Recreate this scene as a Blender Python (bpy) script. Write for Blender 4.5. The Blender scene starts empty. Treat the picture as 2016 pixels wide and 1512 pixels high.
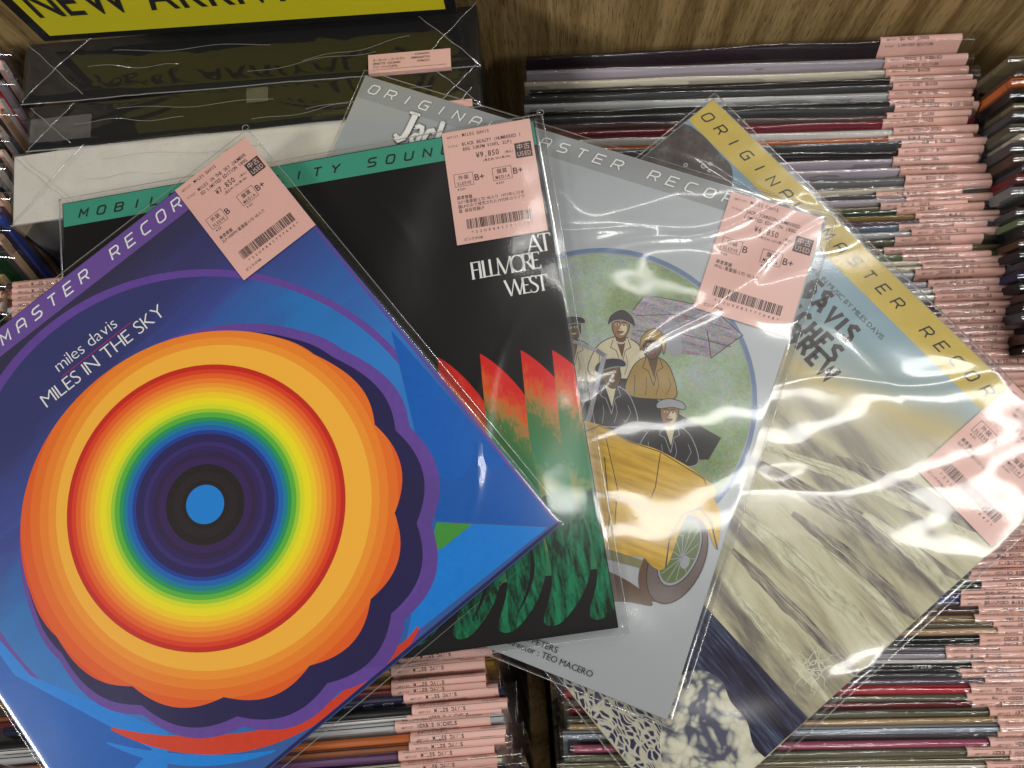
import bpy, bmesh, math, random
import numpy as np
from mathutils import Vector, Matrix
random.seed(7)
SC = bpy.context.scene
COL = SC.collection
# ------------------------------------------------------------------ camera
CAM = np.array([0.02770698, -0.08933109, 0.46724774])
CR = np.array([0.99824648, 0.0, -0.05919429]); CU = np.array([0.01052948, 0.98405218, 0.17756813])
CF = np.array([-0.05825027, 0.17788004, -0.98232662])
FPX = 1510.0
cd = bpy.data.cameras.new("camera"); cam = bpy.data.objects.new("camera", cd); COL.objects.link(cam)
cd.sensor_width = 36.0; cd.lens = 36.0 * FPX / 2016.0; cd.clip_start = 0.01; cd.clip_end = 50
cd.dof.use_dof = False
cam.matrix_world = Matrix(((CR[0], CU[0], -CF[0], CAM[0]), (CR[1], CU[1], -CF[1], CAM[1]), (CR[2], CU[2], -CF[2], CAM[2]), (0, 0, 0, 1)))
SC.camera = cam
# ------------------------------------------------------------------ world, lamps, exposure
w = bpy.data.worlds.new("World"); SC.world = w; w.use_nodes = True
w.node_tree.nodes["Background"].inputs[0].default_value = (1.0, 0.98, 0.95, 1)
w.node_tree.nodes["Background"].inputs[1].default_value = 0.03
SC.view_settings.view_transform = 'Standard'; SC.view_settings.look = 'None'
SC.view_settings.exposure = 0.0; SC.view_settings.gamma = 1.0
SC.cycles.use_denoising = True
SC.cycles.max_bounces = 10; SC.cycles.transparent_max_bounces = 40; SC.cycles.glossy_bounces = 4
SC.cycles.sample_clamp_indirect = 4.0


def area(name, loc, sx, sy, power, color=(1, .985, .955), target=(0.05, 0, 0), spread=None):
    l = bpy.data.lights.new(name, 'AREA'); l.shape = 'RECTANGLE'; l.size = sx; l.size_y = sy; l.energy = power; l.color = color
    if spread: l.spread = math.radians(spread)
    o = bpy.data.objects.new(name, l); COL.objects.link(o); o.location = loc
    d = Vector(target) - Vector(loc)
    o.rotation_euler = d.to_track_quat('-Z', 'Y').to_euler()
    return o


def ceiling(px, py, h):
    """point at height h seen mirrored in the horizontal sleeves at photo pixel px,py"""
    d = CR * (px - 1008) / FPX - CU * (py - 756) / FPX + CF
    p = CAM + d * (-CAM[2] / d[2])
    d = d * np.array([1, 1, -1])
    return tuple(p + d * (h / d[2]))


A_ = ceiling(1160, 905, 1.9); B_ = ceiling(2250, 885, 1.9)
mid = tuple((A_[i] + B_[i]) / 2 for i in range(3))
area("ceiling_tube", mid, abs(B_[0] - A_[0]), 0.13, 15, target=(mid[0], mid[1], 0))
A2 = ceiling(1000, 500, 2.1); B2 = ceiling(1700, 470, 2.1)
m2 = tuple((A2[i] + B2[i]) / 2 for i in range(3))
area("ceiling_tube", m2, abs(B2[0] - A2[0]), 0.05, 5, target=(m2[0], m2[1], 0))
area("ceiling_panel", (-2.6, -1.3, 2.0), 0.6, 0.6, 56, target=(0, 0.2, 0))
area("ceiling_panel", (-0.3, 3.0, 2.0), 1.2, 0.2, 20, target=(0, 0.1, 0))
area("ceiling_panel", (1.9, -1.2, 2.2), 0.5, 0.5, 22, target=(0, 0.2, 0))
sp = bpy.data.lights.new("falloff_spot", 'SPOT'); sp.energy = 24; sp.spot_size = math.radians(25); sp.spot_blend = 0.9  # added spot, its soft cone edge dims the front in place of a person's shadow
sp.shadow_soft_size = 0.05; sp.color = (1, .975, .94)
so = bpy.data.objects.new("falloff_spot", sp); COL.objects.link(so); so.location = (0.9, 1.1, 1.9)
so.rotation_euler = (Vector((0.03, 0.15, 0)) - Vector(so.location)).to_track_quat('-Z', 'Y').to_euler()


# ------------------------------------------------------------------ material helpers
class N:
    def __init__(s, name):
        s.m = bpy.data.materials.new(name); s.m.use_nodes = True; s.t = s.m.node_tree; s.t.nodes.clear()
        s.out = s.t.nodes.new("ShaderNodeOutputMaterial")

    def n(s, kind, **kw):
        nd = s.t.nodes.new("ShaderNode" + kind)
        for k, v in kw.items():
            if k.startswith("i_"):
                key = k[2:].replace("_", " ")
                inp = nd.inputs[int(key)] if key.isdigit() else nd.inputs[key]
                if isinstance(v, bpy.types.NodeSocket): s.t.links.new(v, inp)
                else: inp.default_value = v
            else: setattr(nd, k, v)
        return nd

    def math(s, op, a, b=0.0, c=0.0, clamp=False):
        nd = s.n("Math", operation=op); nd.use_clamp = clamp
        for i, v in enumerate((a, b, c)):
            if isinstance(v, bpy.types.NodeSocket): s.t.links.new(v, nd.inputs[i])
            else: nd.inputs[i].default_value = v
        return nd.outputs[0]

    def ramp(s, fac, stops, interp='LINEAR'):
        nd = s.n("ValToRGB"); nd.color_ramp.interpolation = interp
        el = nd.color_ramp.elements
        while len(el) > 1: el.remove(el[0])
        el[0].position = stops[0][0]; el[0].color = (*stops[0][1][:3], 1)
        for p, c in stops[1:]:
            e = el.new(p); e.color = (*c[:3], 1)
        s.t.links.new(fac, nd.inputs[0]); return nd.outputs[0]

    def mix(s, fac, a, b, mode='MIX'):
        nd = s.n("Mix", data_type='RGBA', blend_type=mode)
        for i, v in ((0, fac), (6, a), (7, b)):
            if isinstance(v, bpy.types.NodeSocket): s.t.links.new(v, nd.inputs[i])
            else: nd.inputs[i].default_value = (*v[:3], 1) if i else v
        return nd.outputs[2]

    def noise(s, vec, scale, detail=4, rough=.55, dist=0.0):
        return s.n("TexNoise", i_Vector=vec, i_Scale=scale, i_Detail=detail, i_Roughness=rough, i_Distortion=dist).outputs[0]

    def map(s, vec, loc=(0, 0, 0), rot=(0, 0, 0), scale=(1, 1, 1)):
        return s.n("Mapping", i_Vector=vec, i_Location=loc, i_Rotation=rot, i_Scale=scale).outputs[0]

    def obj(s): return s.n("TexCoord").outputs["Object"]

    def done(s, color, rough=.5, bump=None, bstr=.2, bdist=.0005, spec=.22, metallic=0.0, coat=0.0):
        b = s.n("BsdfPrincipled")
        for k, v in (("Base Color", color), ("Roughness", rough), ("Specular IOR Level", spec), ("Metallic", metallic), ("Coat Weight", coat)):
            if isinstance(v, bpy.types.NodeSocket): s.t.links.new(v, b.inputs[k])
            elif k == "Base Color": b.inputs[k].default_value = (*v[:3], 1)
            else: b.inputs[k].default_value = v
        if bump is not None:
            bn = s.n("Bump", i_Strength=bstr, i_Distance=bdist, i_Height=bump)
            s.t.links.new(bn.outputs[0], b.inputs["Normal"])
        s.t.links.new(b.outputs[0], s.out.inputs[0]); return s.m


def srgb(r, g, b):
    def f(c):
        c = c / 255.0
        return c / 12.92 if c < .04045 else ((c + .055) / 1.055) ** 2.4
    return (f(r), f(g), f(b))


def paper(name, col, rough=.42, var=.12, grain=900):
    """printed card stock: slight mottling and fibre bump"""
    k = N(name); o = k.obj()
    g = k.noise(o, grain, 2); l = k.noise(o, 18, 3)
    f = k.math('MULTIPLY_ADD', g, var, k.math('MULTIPLY_ADD', l, var, 1 - var))
    c = k.n("VectorMath", operation='SCALE'); c.inputs[0].default_value = col; k.t.links.new(f, c.inputs["Scale"])
    return k.done(c.outputs[0], rough, bump=g, bstr=.15, bdist=.0002)


def plastic(name, base=.055, rough=.07, haze=0.0, bump=0.0, tint=.985, broad=0.0):
    k = N(name)
    lw = k.n("LayerWeight", i_Blend=.5).outputs["Facing"]
    fac = k.math('MULTIPLY_ADD', k.math('POWER', lw, 4.0), .8, base, clamp=True)
    gl = k.n("BsdfGlossy", i_Roughness=rough); gl.inputs[0].default_value = (1, 1, 1, 1)
    if bump:
        o = k.obj()
        h = k.math('ADD', k.noise(o, 60, 2, .5, .6), k.math('MULTIPLY', k.noise(o, 420, 2), .04))
        bn = k.n("Bump", i_Strength=bump, i_Distance=.002, i_Height=h); k.t.links.new(bn.outputs[0], gl.inputs["Normal"])
    gout = gl.outputs[0]
    if broad:
        g2_ = k.n("BsdfGlossy", i_Roughness=broad); g2_.inputs[0].default_value = (1, 1, 1, 1)
        mg = k.n("MixShader"); mg.inputs[0].default_value = .45; k.t.links.new(gout, mg.inputs[1]); k.t.links.new(g2_.outputs[0], mg.inputs[2]); gout = mg.outputs[0]
    tr = k.n("BsdfTransparent"); tr.inputs[0].default_value = (tint, tint, tint, 1)
    mx = k.n("MixShader"); k.t.links.new(fac, mx.inputs[0]); k.t.links.new(tr.outputs[0], mx.inputs[1]); k.t.links.new(gout, mx.inputs[2])
    res = mx.outputs[0]
    if haze:
        df = k.n("BsdfDiffuse"); df.inputs[0].default_value = (.8, .8, .8, 1)
        m2_ = k.n("MixShader"); m2_.inputs[0].default_value = haze
        k.t.links.new(res, m2_.inputs[1]); k.t.links.new(df.outputs[0], m2_.inputs[2]); res = m2_.outputs[0]
    k.t.links.new(res, k.out.inputs[0]); return k.m


M = {}
M['cover'] = plastic('clear_polypropylene', .055, .07, .003, .40)
M['cover_big'] = plastic('clear_sleeve_film', .05, .085, 0.0, .02, broad=.24)
M['edge'] = plastic('sleeve_weld', .22, .12, .16)
M['loop'] = plastic('film_edge', .05, .2, .05)
M['wrap'] = plastic('shrink_wrap', .055, .055, .004, .05)
M['tape'] = plastic('clear_tape', .10, .14, .06)
M['ink'] = paper('black_ink', (.022, .02, .02), .5, .05)
M['inkgrey'] = paper('charcoal_ink', (.06, .05, .047), .5, .05)
M['white'] = paper('white_ink', (.78, .77, .74), .5, .05)
k = N('pink_label_paper'); o_ = k.obj(); rn_ = k.n("ObjectInfo").outputs["Random"]
pc_ = k.ramp(rn_, [(0, (.70, .40, .34)), (.35, (.76, .47, .41)), (.7, (.66, .37, .30)), (1, (.78, .50, .45))])
M['pink'] = k.done(k.mix(k.math('MULTIPLY', k.noise(o_, 60, 3), .16), pc_, (.55, .36, .28)), .55)
M['magenta'] = paper('magenta_ink', srgb(190, 30, 110), .5, .05)
M['yellow_sign'] = paper('yellow_print', (.74, .65, .018), .35, .05)
M['black_gloss'] = paper('black_gloss_board', (.012, .012, .013), .3, .3)
M['dark'] = paper('bin_floor_board', (.02, .016, .012), .7, .3)  # near-black board of the bin floor

k = N('oak_laminate'); o_ = k.obj()
g1 = k.noise(k.map(o_, scale=(60, 60, 3.0)), 1.0, 5, .6, .4)
g2 = k.noise(k.map(o_, scale=(420, 420, 22)), 1.0, 3, .7)
pores = k.math('GREATER_THAN', k.noise(k.map(o_, scale=(1100, 1100, 60)), 1.0, 2, .5), .60)
c1 = k.ramp(k.math('MULTIPLY_ADD', g2, .35, k.math('MULTIPLY', g1, .75)), [(.36, (.13, .075, .026)), (.5, (.31, .20, .078)), (.62, (.50, .34, .150))])
c2 = k.mix(k.math('MULTIPLY', pores, .55), c1, (.06, .03, .012))
M['wood'] = k.done(c2, .5, bump=g2, bstr=.3, bdist=.0004)

# standing records: spine/edge colour comes from each object's own colour
k = N('record_card'); o_ = k.obj(); inf = k.n("ObjectInfo"); rnd = inf.outputs["Random"]
sep = k.n("SeparateXYZ"); k.t.links.new(o_, sep.inputs[0])
top = k.math('GREATER_THAN', sep.outputs[2], -.0022)
shift = k.n("CombineXYZ"); k.t.links.new(k.math('MULTIPLY', rnd, 37.0), shift.inputs[0]); k.t.links.new(k.math('MULTIPLY', rnd, 11.0), shift.inputs[1])
va = k.n("VectorMath", operation='ADD'); k.t.links.new(o_, va.inputs[0]); k.t.links.new(shift.outputs[0], va.inputs[1])
ns = k.noise(k.map(va.outputs[0], scale=(9, 9, 30)), 1.0, 4, .6)
art = k.mix(k.math('MULTIPLY_ADD', k.math('GREATER_THAN', ns, .53), .35, .15), inf.outputs["Color"], (.03, .028, .03))
streak = k.noise(k.map(va.outputs[0], scale=(14, 900, 900)), 1.0, 3, .7)
edge = k.mix(k.math('MULTIPLY', k.math('SUBTRACT', streak, .42, clamp=True), 1.6, clamp=True), inf.outputs["Color"], (.05, .045, .04))
col = k.mix(top, art, edge)
grv = k.math('MULTIPLY', k.math('MULTIPLY', k.math('LESS_THAN', k.math('ABSOLUTE', k.math('SUBTRACT', sep.outputs[1], k.math('MULTIPLY', k.math('SUBTRACT', rnd, .5), .0014))), .00028), top), k.math('GREATER_THAN', k.math('FRACT', k.math('MULTIPLY', rnd, 7.3)), .4))
col = k.mix(grv, col, (.012, .011, .011))
M['card'] = k.done(col, .35, bump=streak, bstr=.15, bdist=.0002)


# ------------------------------------------------------------------ object helpers
def link(name, mesh, parent=None, mats=()):
    o = bpy.data.objects.new(name, mesh); COL.objects.link(o)
    for m in mats:
        if m.name not in [x.name for x in mesh.materials if x]: mesh.materials.append(m)
    if parent: o.parent = parent
    return o


def thing(name, label, cat, loc=(0, 0, 0), rot=None, group=None):
    o = bpy.data.objects.new(name, None); COL.objects.link(o); o.empty_display_size = .02
    if rot is not None: o.matrix_world = Matrix.Translation(Vector(loc)) @ rot.to_4x4()
    else: o.location = loc
    o['label'] = label; o['category'] = cat
    if group: o['group'] = group
    return o


def mesh_from(name, V, F, mats=None, MI=None, smooth=False):
    me = bpy.data.meshes.new(name); me.from_pydata([tuple(v) for v in V], [], F)
    if mats:
        for m in mats: me.materials.append(m)
    if MI is not None: me.polygons.foreach_set("material_index", MI)
    if smooth: me.polygons.foreach_set("use_smooth", [True] * len(F))
    me.update(); return me


def box_geo(x0, x1, y0, y1, z0, z1):
    V = [(x0, y0, z0), (x1, y0, z0), (x1, y1, z0), (x0, y1, z0), (x0, y0, z1), (x1, y0, z1), (x1, y1, z1), (x0, y1, z1)]
    return V, [(0, 3, 2, 1), (4, 5, 6, 7), (0, 1, 5, 4), (1, 2, 6, 5), (2, 3, 7, 6), (3, 0, 4, 7)]


def bevel_box(name, x0, x1, y0, y1, z0, z1, b=.0008, seg=2, mats=()):
    V, F = box_geo(x0, x1, y0, y1, z0, z1)
    bm = bmesh.new(); vs = [bm.verts.new(v) for v in V]
    for f in F: bm.faces.new([vs[i] for i in f])
    bmesh.ops.bevel(bm, geom=bm.edges[:], offset=b, segments=seg, affect='EDGES', profile=.5)
    me = bpy.data.meshes.new(name); bm.to_mesh(me); bm.free()
    for m in mats: me.materials.append(m)
    return me


def tube_geo(pts, r, n=5):
    pts = [np.array(p, float) for p in pts]; V = []; F = []
    for i, p in enumerate(pts):
        a = pts[max(i - 1, 0)]; b = pts[min(i + 1, len(pts) - 1)]; t = b - a; t /= (np.linalg.norm(t) + 1e-12)
        h = np.array([0, 0, 1.0]) if abs(t[2]) < .9 else np.array([1.0, 0, 0])
        s = np.cross(t, h); s /= np.linalg.norm(s); q = np.cross(s, t)
        for j in range(n):
            a_ = 2 * math.pi * j / n; V.append(p + r * (math.cos(a_) * s + math.sin(a_) * q))
    for i in range(len(pts) - 1):
        for j in range(n): F.append((i * n + j, i * n + (j + 1) % n, (i + 1) * n + (j + 1) % n, (i + 1) * n + j))
    return V, F


class Flat:
    """collects flat printed shapes (x right, y up, small z steps) with materials, links them as one mesh"""
    def __init__(s): s.V = []; s.F = []; s.MI = []; s.mats = []

    def mi(s, m):
        if m not in s.mats: s.mats.append(m)
        return s.mats.index(m)

    def add(s, V, F, m):
        n = len(s.V); s.V += [tuple(v) for v in V]; s.F += [tuple(i + n for i in f) for f in F]; s.MI += [s.mi(m)] * len(F)

    def poly(s, pts, m, z=0.0):
        from mathutils.geometry import tessellate_polygon
        P = [Vector((p[0], p[1], 0)) for p in pts]
        T = tessellate_polygon([P])
        out = []
        for t in T:
            a, b, c = (P[i] for i in t)
            cr = (b - a).cross(c - a).z
            out.append(t if cr > 0 else (t[0], t[2], t[1]))
        s.add([(p[0], p[1], z) for p in pts], out, m)

    def rect(s, x0, y0, x1, y1, m, z=0.0): s.add([(x0, y0, z), (x1, y0, z), (x1, y1, z), (x0, y1, z)], [(0, 1, 2, 3)], m)

    def stroke(s, pts, wd, m, z=0.0, closed=False, wds=None):
        """mitred ribbon along pts"""
        P = [np.array(p[:2], float) for p in pts]; n = len(P)
        L = []; R_ = []
        for i in range(n):
            if closed: a, b = P[i - 1], P[(i + 1) % n]
            else: a, b = P[max(i - 1, 0)], P[min(i + 1, n - 1)]
            t1 = P[i] - a if np.linalg.norm(P[i] - a) > 1e-9 else b - P[i]
            t2 = b - P[i] if np.linalg.norm(b - P[i]) > 1e-9 else P[i] - a
            t1 = t1 / (np.linalg.norm(t1) + 1e-12); t2 = t2 / (np.linalg.norm(t2) + 1e-12)
            t = t1 + t2
            if np.linalg.norm(t) < .3: t = t2
            t /= np.linalg.norm(t); nr = np.array([-t[1], t[0]])
            cs = max(.5, float(nr.dot(np.array([-t1[1], t1[0]]))))
            h = (wds[i] if wds else wd) / 2 / cs
            L.append(P[i] + nr * h); R_.append(P[i] - nr * h)
        V = [(*p, z) for p in L] + [(*p, z) for p in R_]
        m_ = n if closed else n - 1
        s.add(V, [(n + i, n + (i + 1) % n, (i + 1) % n, i) for i in range(m_)], m)

    def build(s, name, parent, z=0.0):
        me = mesh_from(name, s.V, s.F, s.mats, s.MI); o = link(name, me, parent); o.location = (0, 0, z); return o


# ---- text: glyph outlines from Blender's built-in font, cached
_G = {}


def glyph(ch, bold=0.0):
    key = (ch, bold)
    if key in _G: return _G[key]
    cu = bpy.data.curves.new("t", 'FONT'); cu.body = ch; cu.size = 1; cu.resolution_u = 3; cu.fill_mode = 'FRONT'; cu.offset = bold
    ob = bpy.data.objects.new("t", cu); COL.objects.link(ob)
    dg = bpy.context.evaluated_depsgraph_get()
    me = bpy.data.meshes.new_from_object(ob.evaluated_get(dg))
    V = [tuple(v.co) for v in me.vertices]; F = [tuple(p.vertices) for p in me.polygons]
    bpy.data.objects.remove(ob); bpy.data.curves.remove(cu); bpy.data.meshes.remove(me)
    x0 = min((v[0] for v in V), default=0); x1 = max((v[0] for v in V), default=.3)
    _G[key] = (V, F, x0, x1); return _G[key]


def text(fl, s, x, y, h, m, z=0.0, mono=None, xs=1.0, shear=0.0, rot=0.0, bold=0.0, gap=.09, align='L'):
    """h = capital height; mono = cell width (else proportional)"""
    sc = h / .72; cx_ = 0.0; items = []
    for ch in s:
        if ch == ' ': cx_ += (mono if mono else .28 * sc * xs); continue
        V, F, x0, x1 = glyph(ch, bold)
        wd = (x1 - x0) * sc * xs
        if mono:
            kx = xs if wd <= mono * .95 * (2 if ord(ch) > 0x2000 else 1) else xs * mono * .95 * (2 if ord(ch) > 0x2000 else 1) / wd
            cell = mono * (2 if ord(ch) > 0x2000 else 1)
            items.append((V, F, cx_ + cell / 2 - (x0 + x1) / 2 * sc * kx, kx)); cx_ += cell
        else:
            items.append((V, F, cx_ - x0 * sc * xs, xs)); cx_ += wd + gap * sc
    off = {'L': 0, 'R': -cx_, 'C': -cx_ / 2}[align]
    c, sn = math.cos(rot), math.sin(rot)
    for V, F, ox, kx in items:
        P = []
        for v in V:
            X = ox + off + v[0] * sc * kx + shear * v[1] * sc; Y = v[1] * sc
            P.append((x + c * X - sn * Y, y + sn * X + c * Y, z))
        fl.add(P, F, m)
    return cx_


# ---- wide rounded band lettering, own stroke alphabet
def rr(x0, y0, x1, y1, r=.18):
    return [(x0 + r, y0), (x1 - r, y0), (x1, y0 + r), (x1, y1 - r), (x1 - r, y1), (x0 + r, y1), (x0, y1 - r), (x0, y0 + r), (x0 + r, y0)]


BAND = {'O': [rr(0, 0, 1, 1)], 'D': [[(0, 0), (.8, 0), (1, .2), (1, .8), (.8, 1), (0, 1), (0, 0)]],
        'R': [[(0, 0), (0, 1), (.8, 1), (1, .85), (1, .62), (.8, .45), (0, .45)], [(.6, .45), (1, 0)]],
        'I': [[(.5, 0), (.5, 1)]], 'G': [[(1, 1), (.2, 1), (0, .8), (0, .2), (.2, 0), (1, 0), (1, .5), (.5, .5)]],
        'N': [[(0, 0), (0, 1), (1, 0), (1, 1)]], 'A': [[(0, 0), (0, .8), (.2, 1), (.8, 1), (1, .8), (1, 0)], [(0, .42), (1, .42)]],
        'L': [[(0, 1), (0, 0), (.95, 0)]], 'M': [[(0, 0), (0, 1), (.5, .4), (1, 1), (1, 0)]],
        'S': [[(1, 1), (.2, 1), (0, .85), (0, .65), (.2, .5), (.8, .5), (1, .35), (1, .15), (.8, 0), (0, 0)]],
        'T': [[(0, 1), (1, 1)], [(.5, 1), (.5, 0)]], 'E': [[(1, 1), (0, 1), (0, 0), (1, 0)], [(0, .5), (.85, .5)]],
        'C': [[(1, 1), (.2, 1), (0, .8), (0, .2), (.2, 0), (1, 0)]], 'B': [[(0, 0), (0, 1), (.8, 1), (.97, .85), (.97, .65), (.8, .52), (1, .35), (1, .15), (.8, 0), (0, 0)], [(0, .52), (.8, .52)]],
        'F': [[(1, 1), (0, 1), (0, 0)], [(0, .5), (.85, .5)]], 'U': [[(0, 1), (0, .2), (.2, 0), (.8, 0), (1, .2), (1, 1)]],
        'Y': [[(0, 1), (.5, .5), (1, 1)], [(.5, .5), (.5, 0)]]}


def band_text(fl, s, x, y, h, wd, pitch, m, z, lw=.0009, shear=.3, ysc=1):
    for i, ch in enumerate(s):
        for st in BAND.get(ch, []):
            fl.stroke([(x + i * pitch + (p[0] - .5) * wd + shear * (p[1] - .5) * h, y + (p[1] - .5) * h) for p in st], lw, m, z)


# ---- serif display lettering (thick stems, thin bars, bracket serifs)
def serif(fl, s, x, y, h, m, z=0.0, k=1.0, lig=.0):
    th, tn = .13 * h, .055 * h
    SER = {'F': (.5, [((.1, 0), (.1, 1), 1), ((.1, .96), (.5, .97), 0), ((.1, .52), (.42, .52), 0), ((.5, .97), (.5, .82), 0)], [.1]),
           'I': (.2, [((.1, 0), (.1, 1), 1)], [.1]), 'L': (.45, [((.1, 0), (.1, 1), 1), ((.1, .04), (.48, .04), 0), ((.48, .04), (.48, .2), 0)], [.1]),
           'M': (1.0, [((.12, 0), (.15, 1), 0), ((.15, 1), (.5, .02), 1), ((.5, .02), (.85, 1), 0), ((.85, 1), (.9, 0), 1)], [.12, .9]),
           'R': (.62, [((.1, 0), (.1, 1), 1), ((.1, .97), (.35, .97), 0), ((.35, .97), (.5, .85), 0), ((.5, .85), (.5, .65), 1), ((.5, .65), (.35, .5), 0), ((.35, .5), (.1, .5), 0), ((.3, .5), (.62, 0), 1)], [.1]),
           'E': (.5, [((.1, 0), (.1, 1), 1), ((.1, .96), (.48, .97), 0), ((.1, .52), (.4, .52), 0), ((.1, .04), (.5, .04), 0), ((.5, .04), (.5, .2), 0), ((.48, .97), (.48, .82), 0)], [.1]),
           'W': (1.15, [((.02, 1), (.32, 0), 1), ((.32, 0), (.58, .98), 0), ((.58, .98), (.82, 0), 1), ((.82, 0), (1.1, 1), 0)], []),
           'A': (.75, [((.02, 0), (.37, 1), 0), ((.37, 1), (.72, 0), 1), ((.17, .35), (.57, .35), 0)], [.02, .72]),
           'T': (.62, [((.31, 0), (.31, 1), 1), ((0, .96), (.62, .96), 0), ((0, .96), (0, .8), 0), ((.62, .96), (.62, .8), 0)], [.31])}
    cx_ = x
    for ch in s:
        if ch == 'O' or ch == 'S':
            if ch == 'O':
                n = 24; a0 = [2 * math.pi * i / n for i in range(n)]
                fl.stroke([(cx_ + h * (.42 + .36 * math.cos(a)), y + h * (.5 + .48 * math.sin(a))) for a in a0], th, m, z, True, [tn + (th - tn) * abs(math.cos(a)) for a in a0]); cx_ += .86 * h * k
            else:
                pts = [(.46, .82), (.4, .95), (.26, 1), (.12, .93), (.08, .78), (.16, .62), (.34, .48), (.46, .33), (.46, .16), (.36, .03), (.2, 0), (.08, .06), (.04, .2)]
                fl.stroke([(cx_ + p[0] * h, y + p[1] * h) for p in pts], th, m, z, False, [tn, tn, tn, th * .7, th * .8, th, th, th, th * .8, th * .6, tn, tn, tn]); cx_ += .56 * h * k
            continue
        wd, st, fe = SER[ch]
        for a, b, t in st: fl.stroke([(cx_ + a[0] * h, y + a[1] * h), (cx_ + b[0] * h, y + b[1] * h)], th if t else tn, m, z)
        for fx in fe: fl.rect(cx_ + (fx - .1) * h, y, cx_ + (fx + .1) * h, y + .035 * h, m, z + 1e-5)
        cx_ += (wd + .06) * h * k
    return cx_


# ------------------------------------------------------------------ photo pixel -> place
def at(px, py, z=0.0):
    d = CR * (px - 1008) / FPX - CU * (py - 756) / FPX + CF
    return CAM + d * ((z - CAM[2]) / d[2])


# ------------------------------------------------------------------ price tags
def barcode(fl, x, y, w_, h, seed, m, z):
    r = random.Random(seed); cx_ = x; u = w_ / 150
    while cx_ < x + w_:
        b = u * r.choice((1, 1, 2.3)); fl.rect(cx_, y, min(cx_ + b, x + w_), y + h, m, z); cx_ += b + u * r.choice((1, 1, 2.3))


def full_tag(parent, x, y, rot, w_, h, title1, title2, price, pre, gs, gm, exs, exm, notes, code, seed):
    """x,y = top-left corner of tag in card plane; origin of card = its top-left"""
    V, F = [], []
    nx = 8; ny = 10
    for j in range(ny + 1):
        for i in range(nx + 1):
            V.append((w_ * i / nx, -h * j / ny, 0))
    for j in range(ny):
        for i in range(nx):
            a = j * (nx + 1) + i; F.append((a, a + nx + 1, a + nx + 2, a + 1))
    V2 = [(v[0], v[1], -.0002) for v in V]
    me = mesh_from('price_tag', V, F, [M['pink']]); t = link('price_tag', me, parent)
    t.location = (x, y, .0012); t.rotation_euler = (0, 0, rot)
    f = Flat(); I = M['ink']; s = w_ / .058; z = .00008; u = s * .001
    def T(st, X, Y, H, **kw):
        kw.setdefault('bold', .008); text(f, st, X * u, -Y * u, H * u, I, z, **kw)
    mw = 1.62 * u
    T('ARTIST:', 3, 4.6, 1.5, mono=1.25 * u, xs=.8); T('MILES DAVIS', 13, 4.6, 2.3, mono=mw, xs=.8)
    T('TITLE:', 3, 11, 1.5, mono=1.25 * u, xs=.8)
    T(title1, 12, 11, 2.4, mono=mw, xs=.8); T(title2, 12, 14.6, 2.4, mono=mw, xs=.8)
    T(price, 20, 21, 3.9, mono=2.55 * u, xs=.8, bold=.004); T('(税込)', 38.5, 21, 1.4, mono=.95 * u, xs=.8)
    T(pre, 24, 24.2, 1.5, mono=1.02 * u, xs=.8)
    f.rect(45.5 * u, -26 * u, 56.3 * u, -15.6 * u, M['inkgrey'], z)
    text(f, '中古', 46.5 * u, -20.2 * u, 3.4 * u, M['pink'], z * 2, mono=2.25 * u, xs=.9); text(f, 'USED', 46.6 * u, -24.9 * u, 3.3 * u, M['pink'], z * 2, mono=2.2 * u, xs=.8)
    for bx, lab, en, g, ex in ((4, '外装', 'SLEEVE', gs, exs), (29, '盤質', 'MEDIA', gm, exm)):
        yy = 30
        f.stroke([(bx * u, -yy * u), ((bx + 12.2) * u, -yy * u), ((bx + 12.2) * u, -(yy + 8.6) * u), (bx * u, -(yy + 8.6) * u)], .25 * u, I, z, True)
        T(lab, bx + 2.6, yy + 3.9, 2.5, mono=1.75 * u, bold=.004); T(en, bx + 1.3, yy + 7.7, 2.2, mono=(1.6 if en == 'SLEEVE' else 1.9) * u, xs=.8)
        T(g, bx + 13, yy + 6.2, 4.4, mono=3.3 * u, bold=.006); T(ex, bx + .6, yy + 11.4, 1.7, mono=1.2 * u, xs=.8)
    for i, nl in enumerate(notes): T(nl, 4, 47.3 + 3.0 * i, 2.0, mono=1.27 * u, xs=.9, bold=.006 if i == 0 else 0)
    barcode(f, 8 * u, -68 * u, 42 * u, 6.6 * u, seed, I, z)
    T(code, 9.5, 71.3, 1.7, mono=2.75 * u)
    T('ピンク/PINK', 5, 75.6, 1.7, mono=1.1 * u, xs=.9)
    o = f.build('tag_print', t)
    return t


# ------------------------------------------------------------------ loose sleeves lying on top of the bins
S = .315


def waves(seed, lmin, lmax, slope, n=26, ang=None, spreadang=1.6):
    r = random.Random(seed); W = []
    for i in range(n):
        lam = math.exp(r.uniform(math.log(lmin), math.log(lmax))); a = (ang + r.gauss(0, spreadang)) if ang is not None else r.uniform(0, math.pi)
        W.append((math.cos(a) * 2 * math.pi / lam, math.sin(a) * 2 * math.pi / lam, r.uniform(0, 6.28), slope / math.sqrt(n / 2) * lam / 6.283))
    def fn(X, Y):
        Z = 0
        for kx, ky, ph, am in W: Z = Z + am * np.sin(kx * X + ky * Y + ph)
        return Z
    return fn


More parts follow.
